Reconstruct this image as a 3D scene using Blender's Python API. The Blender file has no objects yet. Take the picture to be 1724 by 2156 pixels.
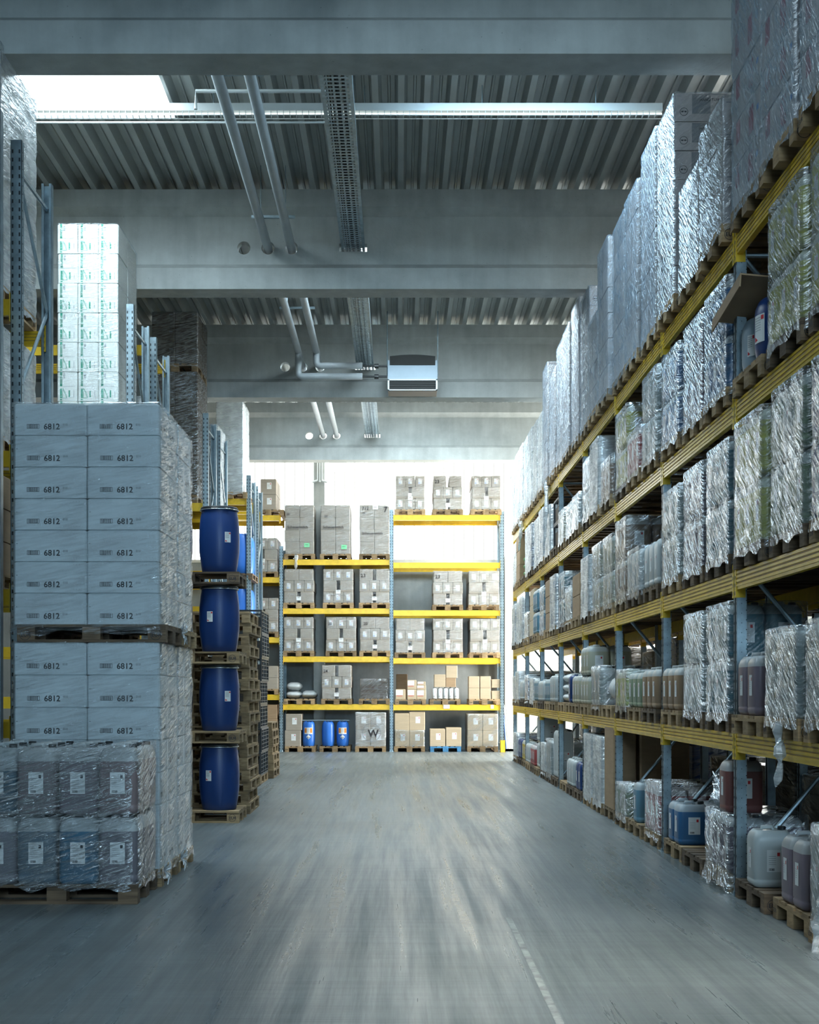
import bpy, math, random
from mathutils import Vector, Matrix, noise
R = random.Random(7)
sc = bpy.context.scene
COL = sc.collection
PI = math.pi

# ------------------------------------------------------------------ camera, world, light, exposure
F = 2774.0            # focal length in pixels of the 1724 px wide frame
VX, VY = 838.0, 1455.0
HC = 1.58
cam = bpy.data.cameras.new('camera'); cam_o = bpy.data.objects.new('camera', cam); COL.objects.link(cam_o)
cam.sensor_fit = 'HORIZONTAL'; cam.sensor_width = 36.0
cam.lens = F / 1724.0 * 36.0
cam.shift_x = (862.0 - VX) / 1724.0
cam.shift_y = (VY - 1078.0) / 1724.0
cam.clip_end = 200
cam_o.location = (0, 0, HC); cam_o.rotation_euler = (PI / 2, 0, 0)
sc.camera = cam_o
def WX(px, d): return (px - VX) * d / F
def WZ(py, d): return HC + (VY - py) * d / F

sc.view_settings.view_transform = 'Standard'
sc.view_settings.look = 'None'
sc.view_settings.gamma = 1.0
sc.view_settings.exposure = 0.0
sc.view_settings.use_curve_mapping = False
try:
    cy = sc.cycles
    cy.use_denoising = True
    cy.max_bounces = 6; cy.diffuse_bounces = 3; cy.glossy_bounces = 3; cy.transmission_bounces = 4
    cy.transparent_max_bounces = 12
    cy.caustics_reflective = False; cy.caustics_refractive = False
    cy.sample_clamp_indirect = 4.0
    cy.use_adaptive_sampling = True; cy.adaptive_threshold = 0.05
except Exception:
    pass
w = bpy.data.worlds.new('sky'); sc.world = w; w.use_nodes = True
bgn = w.node_tree.nodes['Background']
bgn.inputs[0].default_value = (0.75, 0.88, 1.0, 1); bgn.inputs[1].default_value = 2.0

def area(name, loc, rot, sx, sy, power, color, spread=180):
    l = bpy.data.lights.new(name, 'AREA'); l.shape = 'RECTANGLE'; l.size = sx; l.size_y = sy
    l.energy = power; l.color = color; l.spread = math.radians(spread)
    o = bpy.data.objects.new(name, l); COL.objects.link(o); o.location = loc; o.rotation_euler = rot
    return o
sun = bpy.data.lights.new('sun', 'SUN'); sun.energy = 5.0; sun.angle = math.radians(1.2); sun.color = (1.0, 0.97, 0.9)
sun_o = bpy.data.objects.new('sun', sun); COL.objects.link(sun_o)
sun_o.rotation_euler = Vector((0.12, 1.0, -0.85)).to_track_quat('-Z', 'Y').to_euler()

# skylights, some unseen ones added for their light: (x0, x1, y0, y1, watts)
COOL = (0.50, 0.78, 1.0)
MID = (0.72, 0.90, 1.0)
WARM = (1.0, 0.98, 0.90)
ROOF_Z = 8.80
SKY = [
    (1.0, 3.4, -8.5, -4.3, 80, COOL),
    (0.6, 3.0, -1.4, 2.6, 150, COOL),
    (-0.8, 1.2, 6.0, 9.0, 60, COOL), (4.8, 7.2, 5.4, 9.6, 40, MID),  # first: unseen skylight put in to light the near floor
    (-4.8, -2.8, 12.45, 16.55, 420, MID), (0.4, 2.4, 12.5, 15.2, 250, COOL), (4.8, 7.2, 12.4, 16.6, 260, WARM),  # second: unseen skylight added for blue light on girder and loads
    (-0.6, 1.6, 19.6, 23.4, 480, MID), (4.8, 7.2, 19.6, 23.4, 380, WARM),  # first: skylight moved out of view to light girder and rack
    (-1.8, 1.8, 26.8, 30.8, 820, MID), (4.8, 7.2, 26.6, 30.6, 800, WARM),  # first: wide unseen skylight added to light far girder and rack
    (-2.4, 3.0, 33.6, 35.2, 110, WARM),  # unseen roof strip opened to light the back wall
]
for (x0, x1, y0, y1, p, c) in SKY:
    area('skylight_or_added_lamp', ((x0 + x1) / 2, (y0 + y1) / 2, 9.30), (0, 0, 0), x1 - x0 - .1, y1 - y0 - .1, p, c)
# open gate in the right wall at the far end; unseen lamp added behind the camera
area('gate_daylight', (8.9, 33.0, 2.3), (0, PI / 2, 0), 4.4, 4.6, 3000, WARM)
area('added_rear_lamp', (1.5, -11.8, 5.9), (PI / 2, 0, 0), 9.0, 2.6, 1500, COOL)  # fill added to light girders and stack fronts more than the floor
_p = area('added_sun_patch_lamp', (1.9, 0.6, 9.28), (0, 0, 0), 1.0, 1.4, 55, (1.0, .97, .85), 22); _p.rotation_euler = Vector((-.35, 6.9, -9.2)).to_track_quat('-Z', 'Y').to_euler()  # extra lamp without a source, added for a sun-like patch on the floor

# ------------------------------------------------------------------ materials
def newmat(name):
    m = bpy.data.materials.new(name); m.use_nodes = True
    nt = m.node_tree; nt.nodes.clear()
    out = nt.nodes.new('ShaderNodeOutputMaterial')
    return m, nt, out
def N(nt, t, **kw):
    n = nt.nodes.new(t)
    for k, v in kw.items():
        if k == 'inp':
            for a, b in v.items(): n.inputs[a].default_value = b
        else: setattr(n, k, v)
    return n
def L(nt, a, b): nt.links.new(a, b)
def ramp(nt, fac, stops):
    r = nt.nodes.new('ShaderNodeValToRGB'); cr = r.color_ramp
    while len(cr.elements) < len(stops): cr.elements.new(0.5)
    for e, (p, c) in zip(cr.elements, stops):
        e.position = p; e.color = (c[0], c[1], c[2], 1) if not isinstance(c, (int, float)) else (c, c, c, 1)
    L(nt, fac, r.inputs[0]); return r
def rgba(c): return (c[0], c[1], c[2], 1)

def plain(name, col, rough=0.6, metal=0.0, noise_amt=0.12, scale=6.0, bump=0.0, bscale=40.0, spec=0.5, stretch=(1, 1, 1)):
    m, nt, out = newmat(name)
    b = N(nt, 'ShaderNodeBsdfPrincipled')
    b.inputs['Roughness'].default_value = rough; b.inputs['Metallic'].default_value = metal
    b.inputs['Specular IOR Level'].default_value = spec
    tc = N(nt, 'ShaderNodeTexCoord'); mp = N(nt, 'ShaderNodeMapping'); mp.inputs['Scale'].default_value = stretch
    oi = N(nt, 'ShaderNodeObjectInfo')
    ad = N(nt, 'ShaderNodeVectorMath', operation='ADD')
    sc3 = N(nt, 'ShaderNodeVectorMath', operation='SCALE'); sc3.inputs['Scale'].default_value = 17.0
    cmb = N(nt, 'ShaderNodeCombineXYZ')
    L(nt, oi.outputs['Random'], cmb.inputs[0]); L(nt, oi.outputs['Random'], cmb.inputs[1])
    L(nt, cmb.outputs[0], sc3.inputs[0]); L(nt, tc.outputs['Object'], mp.inputs[0])
    L(nt, mp.outputs[0], ad.inputs[0]); L(nt, sc3.outputs[0], ad.inputs[1])
    nz = N(nt, 'ShaderNodeTexNoise', inp={'Scale': scale, 'Detail': 5.0, 'Roughness': 0.6})
    L(nt, ad.outputs[0], nz.inputs['Vector'])
    lo = [max(0, x * (1 - noise_amt * 1.6)) for x in col]; hi = [min(1, x * (1 + noise_amt)) for x in col]
    r = ramp(nt, nz.outputs['Fac'], [(0.3, lo), (0.7, hi)])
    L(nt, r.outputs[0], b.inputs['Base Color'])
    if bump > 0:
        n2 = N(nt, 'ShaderNodeTexNoise', inp={'Scale': bscale, 'Detail': 4.0}); L(nt, ad.outputs[0], n2.inputs['Vector'])
        bp = N(nt, 'ShaderNodeBump', inp={'Strength': bump, 'Distance': 0.01}); L(nt, n2.outputs['Fac'], bp.inputs['Height'])
        L(nt, bp.outputs[0], b.inputs['Normal'])
    L(nt, b.outputs[0], out.inputs[0]); return m

def concrete(name, col):
    m, nt, out = newmat(name)
    b = N(nt, 'ShaderNodeBsdfPrincipled', inp={'Roughness': 0.75})
    tc = N(nt, 'ShaderNodeTexCoord')
    n1 = N(nt, 'ShaderNodeTexNoise', inp={'Scale': 1.3, 'Detail': 8.0, 'Roughness': 0.65}); L(nt, tc.outputs['Object'], n1.inputs['Vector'])
    mp = N(nt, 'ShaderNodeMapping'); mp.inputs['Scale'].default_value = (6, 6, 0.7); L(nt, tc.outputs['Object'], mp.inputs[0])
    n2 = N(nt, 'ShaderNodeTexNoise', inp={'Scale': 1.0, 'Detail': 4.0}); L(nt, mp.outputs[0], n2.inputs['Vector'])
    r1 = ramp(nt, n1.outputs['Fac'], [(0.3, [c * 0.8 for c in col]), (0.65, [min(1, c * 1.1) for c in col])])
    r2 = ramp(nt, n2.outputs['Fac'], [(0.35, 0.88), (0.65, 1.0)])
    mx = N(nt, 'ShaderNodeMixRGB', blend_type='MULTIPLY'); mx.inputs[0].default_value = 1
    L(nt, r1.outputs[0], mx.inputs[1]); L(nt, r2.outputs[0], mx.inputs[2])
    vo = N(nt, 'ShaderNodeTexVoronoi', inp={'Scale': 9.0}); L(nt, tc.outputs['Object'], vo.inputs['Vector'])
    rv = ramp(nt, vo.outputs['Distance'], [(0.02, 0.35), (0.06, 1.0)])
    mx2 = N(nt, 'ShaderNodeMixRGB', blend_type='MULTIPLY'); mx2.inputs[0].default_value = 0.8
    L(nt, mx.outputs[0], mx2.inputs[1]); L(nt, rv.outputs[0], mx2.inputs[2])
    L(nt, mx2.outputs[0], b.inputs['Base Color'])
    n3 = N(nt, 'ShaderNodeTexNoise', inp={'Scale': 30.0, 'Detail': 5.0}); L(nt, tc.outputs['Object'], n3.inputs['Vector'])
    bp = N(nt, 'ShaderNodeBump', inp={'Strength': 0.25, 'Distance': 0.01}); L(nt, n3.outputs['Fac'], bp.inputs['Height']); L(nt, bp.outputs[0], b.inputs['Normal'])
    L(nt, b.outputs[0], out.inputs[0]); return m

def floor_mat():
    m, nt, out = newmat('polished_concrete_floor')
    b = N(nt, 'ShaderNodeBsdfPrincipled'); b.inputs['Specular IOR Level'].default_value = 0.55
    tc = N(nt, 'ShaderNodeTexCoord')
    def nz(scl, rot, detail, rough, dist, seed=0.0):
        mp = N(nt, 'ShaderNodeMapping'); mp.inputs['Scale'].default_value = scl; mp.inputs['Rotation'].default_value = (0, 0, rot); mp.inputs['Location'].default_value = (seed, seed, 0)
        L(nt, tc.outputs['Object'], mp.inputs[0])
        n = N(nt, 'ShaderNodeTexNoise', inp={'Scale': 1.0, 'Detail': detail, 'Roughness': rough, 'Distortion': dist}); L(nt, mp.outputs[0], n.inputs['Vector']); return n
    big = nz((.5, .3, 1), 0.1, 8, .6, .3)            # cloudy slab tone
    tyre = nz((5.0, .16, 1), -0.03, 6, .65, .15)     # long wheel tracks along the aisle
    cross = nz((.35, 9.0, 1), 0.12, 5, .6, .1)       # swirled mop marks across
    fine = nz((60, 2.2, 1), 0.45, 2, .5, .2); fine2 = nz((2.0, 70, 1), 0.28, 2, .5, .2); fine3 = nz((50, 1.5, 1), -0.15, 2, .5, .1, 5)
    r1 = ramp(nt, big.outputs['Fac'], [(0.3, (0.10, 0.12, 0.125)), (0.7, (0.22, 0.25, 0.255))])
    r2 = ramp(nt, tyre.outputs['Fac'], [(0.38, 0.62), (0.56, 1.0)])
    r4 = ramp(nt, cross.outputs['Fac'], [(0.4, 0.8), (0.58, 1.0)])
    def mul(a, b_, f):
        mx = N(nt, 'ShaderNodeMixRGB', blend_type='MULTIPLY'); mx.inputs[0].default_value = f; L(nt, a, mx.inputs[1]); L(nt, b_, mx.inputs[2]); return mx.outputs[0]
    c = mul(mul(r1.outputs[0], r2.outputs[0], .75), r4.outputs[0], .8)
    rf = ramp(nt, fine.outputs['Fac'], [(0.34, .86), (0.42, 1.0)]); rf2 = ramp(nt, fine2.outputs['Fac'], [(0.34, .86), (0.42, 1.0)]); rf3 = ramp(nt, fine3.outputs['Fac'], [(0.32, .84), (0.4, 1.0)])
    c = mul(mul(mul(c, rf.outputs[0], .7), rf2.outputs[0], .6), rf3.outputs[0], .6)
    L(nt, c, b.inputs['Base Color'])
    rr = ramp(nt, tyre.outputs['Fac'], [(0.35, 0.5), (0.62, 0.25)]); L(nt, rr.outputs[0], b.inputs['Roughness'])
    sa = N(nt, 'ShaderNodeMath', operation='ADD'); L(nt, fine.outputs['Fac'], sa.inputs[0]); L(nt, fine2.outputs['Fac'], sa.inputs[1])
    sb = N(nt, 'ShaderNodeMath', operation='ADD'); L(nt, sa.outputs[0], sb.inputs[0]); L(nt, cross.outputs['Fac'], sb.inputs[1])
    bp = N(nt, 'ShaderNodeBump', inp={'Strength': 0.14, 'Distance': 0.006}); L(nt, sb.outputs[0], bp.inputs['Height']); L(nt, bp.outputs[0], b.inputs['Normal'])
    L(nt, b.outputs[0], out.inputs[0]); return m

def film_mat(name, lo, hi, tint, diff=0.35, rough=0.16, scale=55.0, rot=0.75, bstr=0.9, face=1.0):
    m, nt, out = newmat(name)
    tc = N(nt, 'ShaderNodeTexCoord'); sp = N(nt, 'ShaderNodeSeparateXYZ'); L(nt, tc.outputs['Object'], sp.inputs[0])
    oi = N(nt, 'ShaderNodeObjectInfo')
    ad = N(nt, 'ShaderNodeMath', operation='ADD'); L(nt, sp.outputs[0], ad.inputs[0]); L(nt, sp.outputs[1], ad.inputs[1])
    rz = N(nt, 'ShaderNodeMath', operation='MULTIPLY'); rz.inputs[1].default_value = 20.0; L(nt, oi.outputs['Random'], rz.inputs[0])
    cb = N(nt, 'ShaderNodeCombineXYZ'); L(nt, ad.outputs[0], cb.inputs[0]); L(nt, sp.outputs[2], cb.inputs[1]); L(nt, rz.outputs[0], cb.inputs[2])
    mp0 = N(nt, 'ShaderNodeMapping'); mp0.inputs['Rotation'].default_value = (0, 0, -rot); L(nt, cb.outputs[0], mp0.inputs[0])
    mp = N(nt, 'ShaderNodeMapping'); mp.inputs['Scale'].default_value = (6.0, scale, 1); L(nt, mp0.outputs[0], mp.inputs[0])
    nz = N(nt, 'ShaderNodeTexNoise', inp={'Scale': 1.0, 'Detail': 3.0, 'Roughness': 0.6, 'Distortion': 0.5}); L(nt, mp.outputs[0], nz.inputs['Vector'])
    nb = N(nt, 'ShaderNodeTexNoise', inp={'Scale': 3.0, 'Detail': 2.0}); L(nt, cb.outputs[0], nb.inputs['Vector'])
    bp = N(nt, 'ShaderNodeBump', inp={'Strength': bstr, 'Distance': 0.03}); L(nt, nz.outputs['Fac'], bp.inputs['Height'])
    g = N(nt, 'ShaderNodeBsdfGlossy', inp={'Color': (0.95, 0.97, 1, 1), 'Roughness': rough}); L(nt, bp.outputs[0], g.inputs['Normal'])
    d = N(nt, 'ShaderNodeBsdfDiffuse', inp={'Color': rgba(tint)})
    t = N(nt, 'ShaderNodeBsdfTransparent', inp={'Color': (0.93, 0.95, 0.96, 1)})
    m1 = N(nt, 'ShaderNodeMixShader'); m1.inputs[0].default_value = diff; L(nt, g.outputs[0], m1.inputs[1]); L(nt, d.outputs[0], m1.inputs[2])
    rA = ramp(nt, nz.outputs['Fac'], [(0.35, lo), (0.68, hi)])  # pale streaks in the opacity paint white highlights over the real wrinkles
    rB = ramp(nt, nb.outputs['Fac'], [(0.35, 0.6), (0.65, 1.25)])
    mu = N(nt, 'ShaderNodeMath', operation='MULTIPLY'); mu.use_clamp = True; L(nt, rA.outputs[0], mu.inputs[0]); L(nt, rB.outputs[0], mu.inputs[1])
    lw = N(nt, 'ShaderNodeLayerWeight', inp={'Blend': 0.5}); rF = ramp(nt, lw.outputs['Facing'], [(0.05, face), (0.65, 1.0)])
    mf = N(nt, 'ShaderNodeMath', operation='MULTIPLY'); L(nt, mu.outputs[0], mf.inputs[0]); L(nt, rF.outputs[0], mf.inputs[1])
    m2 = N(nt, 'ShaderNodeMixShader'); L(nt, mf.outputs[0], m2.inputs[0]); L(nt, t.outputs[0], m2.inputs[1]); L(nt, m1.outputs[0], m2.inputs[2])
    L(nt, m2.outputs[0], out.inputs[0]); return m

def canister_mat():
    m, nt, out = newmat('translucent_canister_plastic')
    tc = N(nt, 'ShaderNodeTexCoord'); sp = N(nt, 'ShaderNodeSeparateXYZ'); L(nt, tc.outputs['Generated'], sp.inputs[0])
    oi = N(nt, 'ShaderNodeObjectInfo')
    cmpn = N(nt, 'ShaderNodeMath', operation='LESS_THAN'); L(nt, sp.outputs[2], cmpn.inputs[0]); L(nt, oi.outputs['Alpha'], cmpn.inputs[1])
    mx = N(nt, 'ShaderNodeMixRGB', blend_type='MIX'); L(nt, cmpn.outputs[0], mx.inputs[0])
    mw = N(nt, 'ShaderNodeMixRGB', blend_type='MIX', inp={0: 0.22, 1: (0.62, 0.66, 0.66, 1)}); L(nt, oi.outputs['Color'], mw.inputs[2])
    L(nt, mw.outputs[0], mx.inputs[1]); L(nt, oi.outputs['Color'], mx.inputs[2])
    b = N(nt, 'ShaderNodeBsdfPrincipled', inp={'Roughness': 0.33}); L(nt, mx.outputs[0], b.inputs['Base Color'])
    tr = N(nt, 'ShaderNodeBsdfTranslucent'); L(nt, mx.outputs[0], tr.inputs[0])
    ms = N(nt, 'ShaderNodeMixShader'); ms.inputs[0].default_value = 0.2; L(nt, b.outputs[0], ms.inputs[1]); L(nt, tr.outputs[0], ms.inputs[2])
    L(nt, ms.outputs[0], out.inputs[0]); return m

def wood(name, c0, c1):
    m, nt, out = newmat(name)
    b = N(nt, 'ShaderNodeBsdfPrincipled', inp={'Roughness': 0.8})
    tc = N(nt, 'ShaderNodeTexCoord'); oi = N(nt, 'ShaderNodeObjectInfo')
    cb = N(nt, 'ShaderNodeCombineXYZ'); L(nt, oi.outputs['Random'], cb.inputs[0]); L(nt, oi.outputs['Random'], cb.inputs[1]); L(nt, oi.outputs['Random'], cb.inputs[2])
    s = N(nt, 'ShaderNodeVectorMath', operation='SCALE'); s.inputs['Scale'].default_value = 23.0; L(nt, cb.outputs[0], s.inputs[0])
    a = N(nt, 'ShaderNodeVectorMath', operation='ADD'); L(nt, tc.outputs['Object'], a.inputs[0]); L(nt, s.outputs[0], a.inputs[1])
    mp = N(nt, 'ShaderNodeMapping'); mp.inputs['Scale'].default_value = (2.5, 9, 40); L(nt, a.outputs[0], mp.inputs[0])
    nz = N(nt, 'ShaderNodeTexNoise', inp={'Scale': 1.0, 'Detail': 4.0, 'Distortion': 0.3}); L(nt, mp.outputs[0], nz.inputs['Vector'])
    nb = N(nt, 'ShaderNodeTexNoise', inp={'Scale': 4.0, 'Detail': 2.0}); L(nt, a.outputs[0], nb.inputs['Vector'])
    r = ramp(nt, nz.outputs['Fac'], [(0.3, c0), (0.7, c1)])
    r2 = ramp(nt, nb.outputs['Fac'], [(0.3, 0.55), (0.6, 1.0)])
    r3 = ramp(nt, oi.outputs['Random'], [(0.0, 0.6), (1.0, 1.15)])
    m1 = N(nt, 'ShaderNodeMixRGB', blend_type='MULTIPLY'); m1.inputs[0].default_value = 1; L(nt, r.outputs[0], m1.inputs[1]); L(nt, r2.outputs[0], m1.inputs[2])
    m2 = N(nt, 'ShaderNodeMixRGB', blend_type='MULTIPLY'); m2.inputs[0].default_value = 1; L(nt, m1.outputs[0], m2.inputs[1]); L(nt, r3.outputs[0], m2.inputs[2])
    L(nt, m2.outputs[0], b.inputs['Base Color']); L(nt, b.outputs[0], out.inputs[0]); return m

def emis(name, col, strength):
    m, nt, out = newmat(name)
    e = N(nt, 'ShaderNodeEmission', inp={'Color': rgba(col), 'Strength': strength}); L(nt, e.outputs[0], out.inputs[0]); return m

M = dict(
    conc=concrete('beam_concrete', (0.50, 0.53, 0.52)),
    plinth=concrete('wall_concrete', (0.42, 0.46, 0.47)),
    wallp=plain('wall_paint', (0.42, 0.43, 0.41), 0.7),
    floor=floor_mat(),
    deck=plain('roof_sheet_metal', (0.48, 0.51, 0.50), 0.42, 0.35, 0.05, 2.0),
    galv=plain('galvanised_steel', (0.33, 0.42, 0.47), 0.36, 0.7, 0.18, 9.0, 0.05, 60),
    galvd=plain('dark_slot', (0.02, 0.025, 0.03), 0.8),
    yel=plain('yellow_rack_paint', (0.82, 0.54, 0.04), 0.27, 0.0, 0.10, 7.0),
    yeld=plain('yellow_groove', (0.36, 0.22, 0.02), 0.5),
    wood=wood('pallet_wood_pale', (0.28, 0.18, 0.09), (0.50, 0.35, 0.19)),
    woodd=wood('pallet_wood_dark', (0.10, 0.065, 0.04), (0.22, 0.15, 0.09)),
    woodb=wood('pallet_wood_blue', (0.05, 0.22, 0.45), (0.10, 0.33, 0.6)),
    ink=plain('black_ink', (0.02, 0.02, 0.025), 0.6),
    inkg=plain('grey_ink', (0.22, 0.24, 0.27), 0.6),
    green=plain('green_ink', (0.05, 0.36, 0.24), 0.6),
    greenl=plain('pale_green_paper', (0.25, 0.75, 0.4), 0.7),
    blueink=plain('blue_ink', (0.05, 0.25, 0.7), 0.6),
    red=plain('red_ink', (0.65, 0.03, 0.04), 0.5),
    pink=plain('rose_print', (0.38, 0.10, 0.14), 0.6),
    orange=plain('orange_print', (0.85, 0.27, 0.03), 0.6),
    paper=plain('white_paper', (0.80, 0.82, 0.82), 0.6, 0, 0.04),
    brown=plain('brown_cardboard', (0.36, 0.24, 0.14), 0.75, 0, 0.08, 3.0, stretch=(1, 1, 6)),
    tan=plain('tan_cardboard', (0.52, 0.41, 0.28), 0.75, 0, 0.06, 3.0, stretch=(1, 1, 6)),
    greyc=plain('grey_cardboard', (0.36, 0.315, 0.26), 0.75, 0, 0.05, 3.0, stretch=(1, 1, 6)),
    darkc=plain('dark_brown_cardboard', (0.10, 0.075, 0.055), 0.7, 0, 0.1, 3.0),
    lilac=plain('lilac_grey_cardboard', (0.52, 0.48, 0.48), 0.7, 0, 0.05, 3.0),
    white=plain('white_carton', (0.60, 0.67, 0.70), 0.55, 0, 0.05, 3.0, 0.25, 14.0),
    whiteb=plain('bright_white_carton', (0.82, 0.84, 0.80), 0.6, 0, 0.03),
    tape=plain('brown_tape', (0.30, 0.22, 0.13), 0.35),
    seam=plain('dark_seam', (0.05, 0.045, 0.04), 0.8),
    bluep=plain('blue_drum_plastic', (0.008, 0.040, 0.17), 0.38, 0, 0.05, 3.0, 0.04, 120),
    bluel=plain('bright_blue_plastic', (0.03, 0.17, 0.62), 0.35, 0, 0.05, 3.0),
    black=plain('black_plastic', (0.015, 0.018, 0.02), 0.4),
    crate=plain('dark_grid_crate', (0.03, 0.035, 0.04), 0.35),
    chrome=plain('clamp_ring_steel', (0.55, 0.58, 0.6), 0.25, 0.9, 0.05),
    can=canister_mat(),
    film=film_mat('stretch_film_wrinkled_glints', 0.02, 1.0, (0.66, 0.74, 0.80), 0.14, 0.13, 55, 0.7, 1.0, 0.45),
    filmx=film_mat('stretch_film_creased_glints', 0.03, 0.75, (0.6, 0.68, 0.74), 0.12, 0.14, 60, 0.2, 1.0, 0.42),
    film6=film_mat('stretch_film_thin', 0.0, 0.32, (0.6, 0.68, 0.74), 0.1, 0.14, 50, 0.2),
    filmf=film_mat('stretch_film_front', 0.0, 0.8, (0.6, 0.68, 0.74), 0.08, 0.07, 60, 0.3, 1.0),
    filmh=film_mat('stretch_film_dense', 0.25, 0.95, (0.36, 0.46, 0.57), 0.5, 0.2, 40, 0.95, 1.0, 0.35),
    filml=film_mat('stretch_film_light', 0.0, 0.6, (0.6, 0.68, 0.74), 0.12, 0.13, 40, 0.25),
    filmw=film_mat('stretch_film_white', 0.55, 0.95, (0.72, 0.76, 0.78), 0.6, 0.2, 30, 0.1),
    pipe=plain('pipe_lagging', (0.46, 0.51, 0.54), 0.4, 0.0, 0.06, 3.0),
    heater=plain('heater_enamel', (0.33, 0.42, 0.50), 0.4, 0, 0.03),
    dark=plain('dark_void', (0.012, 0.014, 0.014), 0.8),
    lampw=plain('lamp_enamel', (0.72, 0.77, 0.78), 0.35, 0, 0.02),
    curb=plain('skylight_curb_white', (0.85, 0.87, 0.86), 0.6, 0, 0.02),
    glow=emis('daylit_diffuser', (0.93, 1.0, 0.97), 2.2),
    tubeon=emis('lit_tube', (0.9, 1.0, 0.95), 1.6),
    glaz=emis('daylit_profiled_glass', (0.97, 1.0, 0.97), 4.2),
    joint=emis('glazing_joint', (0.9, 0.93, 0.87), 0.95),
    sackw=plain('white_plastic_sack', (0.66, 0.69, 0.70), 0.35, 0, 0.1, 8.0, 0.8, 14.0),
    line=plain('worn_floor_line', (0.27, 0.29, 0.28), 0.5, 0, .35, 9.0),
    greenp=plain('green_sack', (0.06, 0.35, 0.12), 0.5),
    mop=plain('blue_handle', (0.05, 0.15, 0.6), 0.4),
)
MK = list(M.keys()); 

# ------------------------------------------------------------------ mesh builder
class MB:
    def __init__(s): s.v = []; s.f = []; s.m = []; s.mats = []
    def mi(s, k):
        if k not in s.mats: s.mats.append(k)
        return s.mats.index(k)
    def add(s, vs, fs, k):
        o = len(s.v); s.v += [tuple(x) for x in vs]; i = s.mi(k)
        for f in fs: s.f.append([a + o for a in f]); s.m.append(i)
    def box(s, x0, x1, y0, y1, z0, z1, k, T=None):
        vs = [Vector((x, y, z)) for z in (z0, z1) for y in (y0, y1) for x in (x0, x1)]
        if T is not None: vs = [T @ v for v in vs]
        s.add(vs, [(0, 2, 3, 1), (4, 5, 7, 6), (0, 1, 5, 4), (2, 6, 7, 3), (0, 4, 6, 2), (1, 3, 7, 5)], k)
    def bbox(s, x0, x1, y0, y1, z0, z1, k, b=0.01):   # box with chamfered vertical and top edges
        prof = [(z0, 0), (z1 - b, 0), (z1, b)]
        rings = []
        for z, i in prof:
            a0, a1, c0, c1 = x0 + i, x1 - i, y0 + i, y1 - i
            rings.append([(a0 + b, c0, z), (a1 - b, c0, z), (a1, c0 + b, z), (a1, c1 - b, z), (a1 - b, c1, z), (a0 + b, c1, z), (a0, c1 - b, z), (a0, c0 + b, z)])
        s.rings(rings, k, True, True)
    def rings(s, rings, k, cap0=True, cap1=True):
        n = len(rings[0]); vs = [p for r in rings for p in r]; fs = []
        for i in range(len(rings) - 1):
            for j in range(n):
                a = i * n + j; b = i * n + (j + 1) % n
                fs.append((a, b, b + n, a + n))
        if cap0: fs.append(tuple(reversed(range(n))))
        if cap1: fs.append(tuple(range((len(rings) - 1) * n, len(rings) * n)))
        s.add(vs, fs, k)
    def lathe(s, prof, k, n=28, c=(0, 0), cap0=True, cap1=True):
        s.rings([[(c[0] + r * math.cos(2 * PI * j / n), c[1] + r * math.sin(2 * PI * j / n), z) for j in range(n)] for (r, z) in prof], k, cap0, cap1)
    def tube(s, pts, r, k, n=10, caps=True):
        pts = [Vector(p) for p in pts]; rr = []
        up = Vector((0.13, 0.31, 0.94)).normalized()
        for i, p in enumerate(pts):
            t = (pts[min(i + 1, len(pts) - 1)] - pts[max(i - 1, 0)]).normalized()
            u = t.cross(up)
            if u.length < 1e-3: u = t.cross(Vector((1, 0, 0)))
            u.normalize(); v = t.cross(u)
            q = r[i] if isinstance(r, (list, tuple)) else r
            rr.append([tuple(p + (u * math.cos(2 * PI * j / n) + v * math.sin(2 * PI * j / n)) * q) for j in range(n)])
        s.rings(rr, k, caps, caps)
    def geo(s, vf, T, k):
        vs, fs = vf; s.add([T @ Vector(v) for v in vs], fs, k)
    def mesh(s, name, smooth=False):
        me = bpy.data.meshes.new(name); me.from_pydata(s.v, [], s.f)
        for k in s.mats: me.materials.append(M[k])
        me.polygons.foreach_set('material_index', s.m)
        if smooth: me.polygons.foreach_set('use_smooth', [True] * len(s.f))
        me.update(); return me

def obj(name, me, loc=(0, 0, 0), rz=0.0, parent=None):
    if isinstance(me, MB): me = me.mesh(name)
    o = bpy.data.objects.new(name, me); COL.objects.link(o); o.location = loc; o.rotation_euler = (0, 0, rz)
    if parent is not None: o.parent = parent
    return o
def tag(o, label, cat, group=None, kind=None):
    o['label'] = label; o['category'] = cat
    if group: o['group'] = group
    if kind: o['kind'] = kind
    return o
def empty(name, loc=(0, 0, 0), rz=0.0):
    return obj(name, None, loc, rz)
def struct(name, me, loc=(0, 0, 0), label=None):
    o = obj(name, me, loc); o['kind'] = 'structure'
    if label: o['label'] = label
    return o
def copy_tree(o, parent=None):
    c = o.copy(); COL.objects.link(c)
    if parent is not None: c.parent = parent
    for ch in list(o.children): copy_tree(ch, c)
    return c

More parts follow.
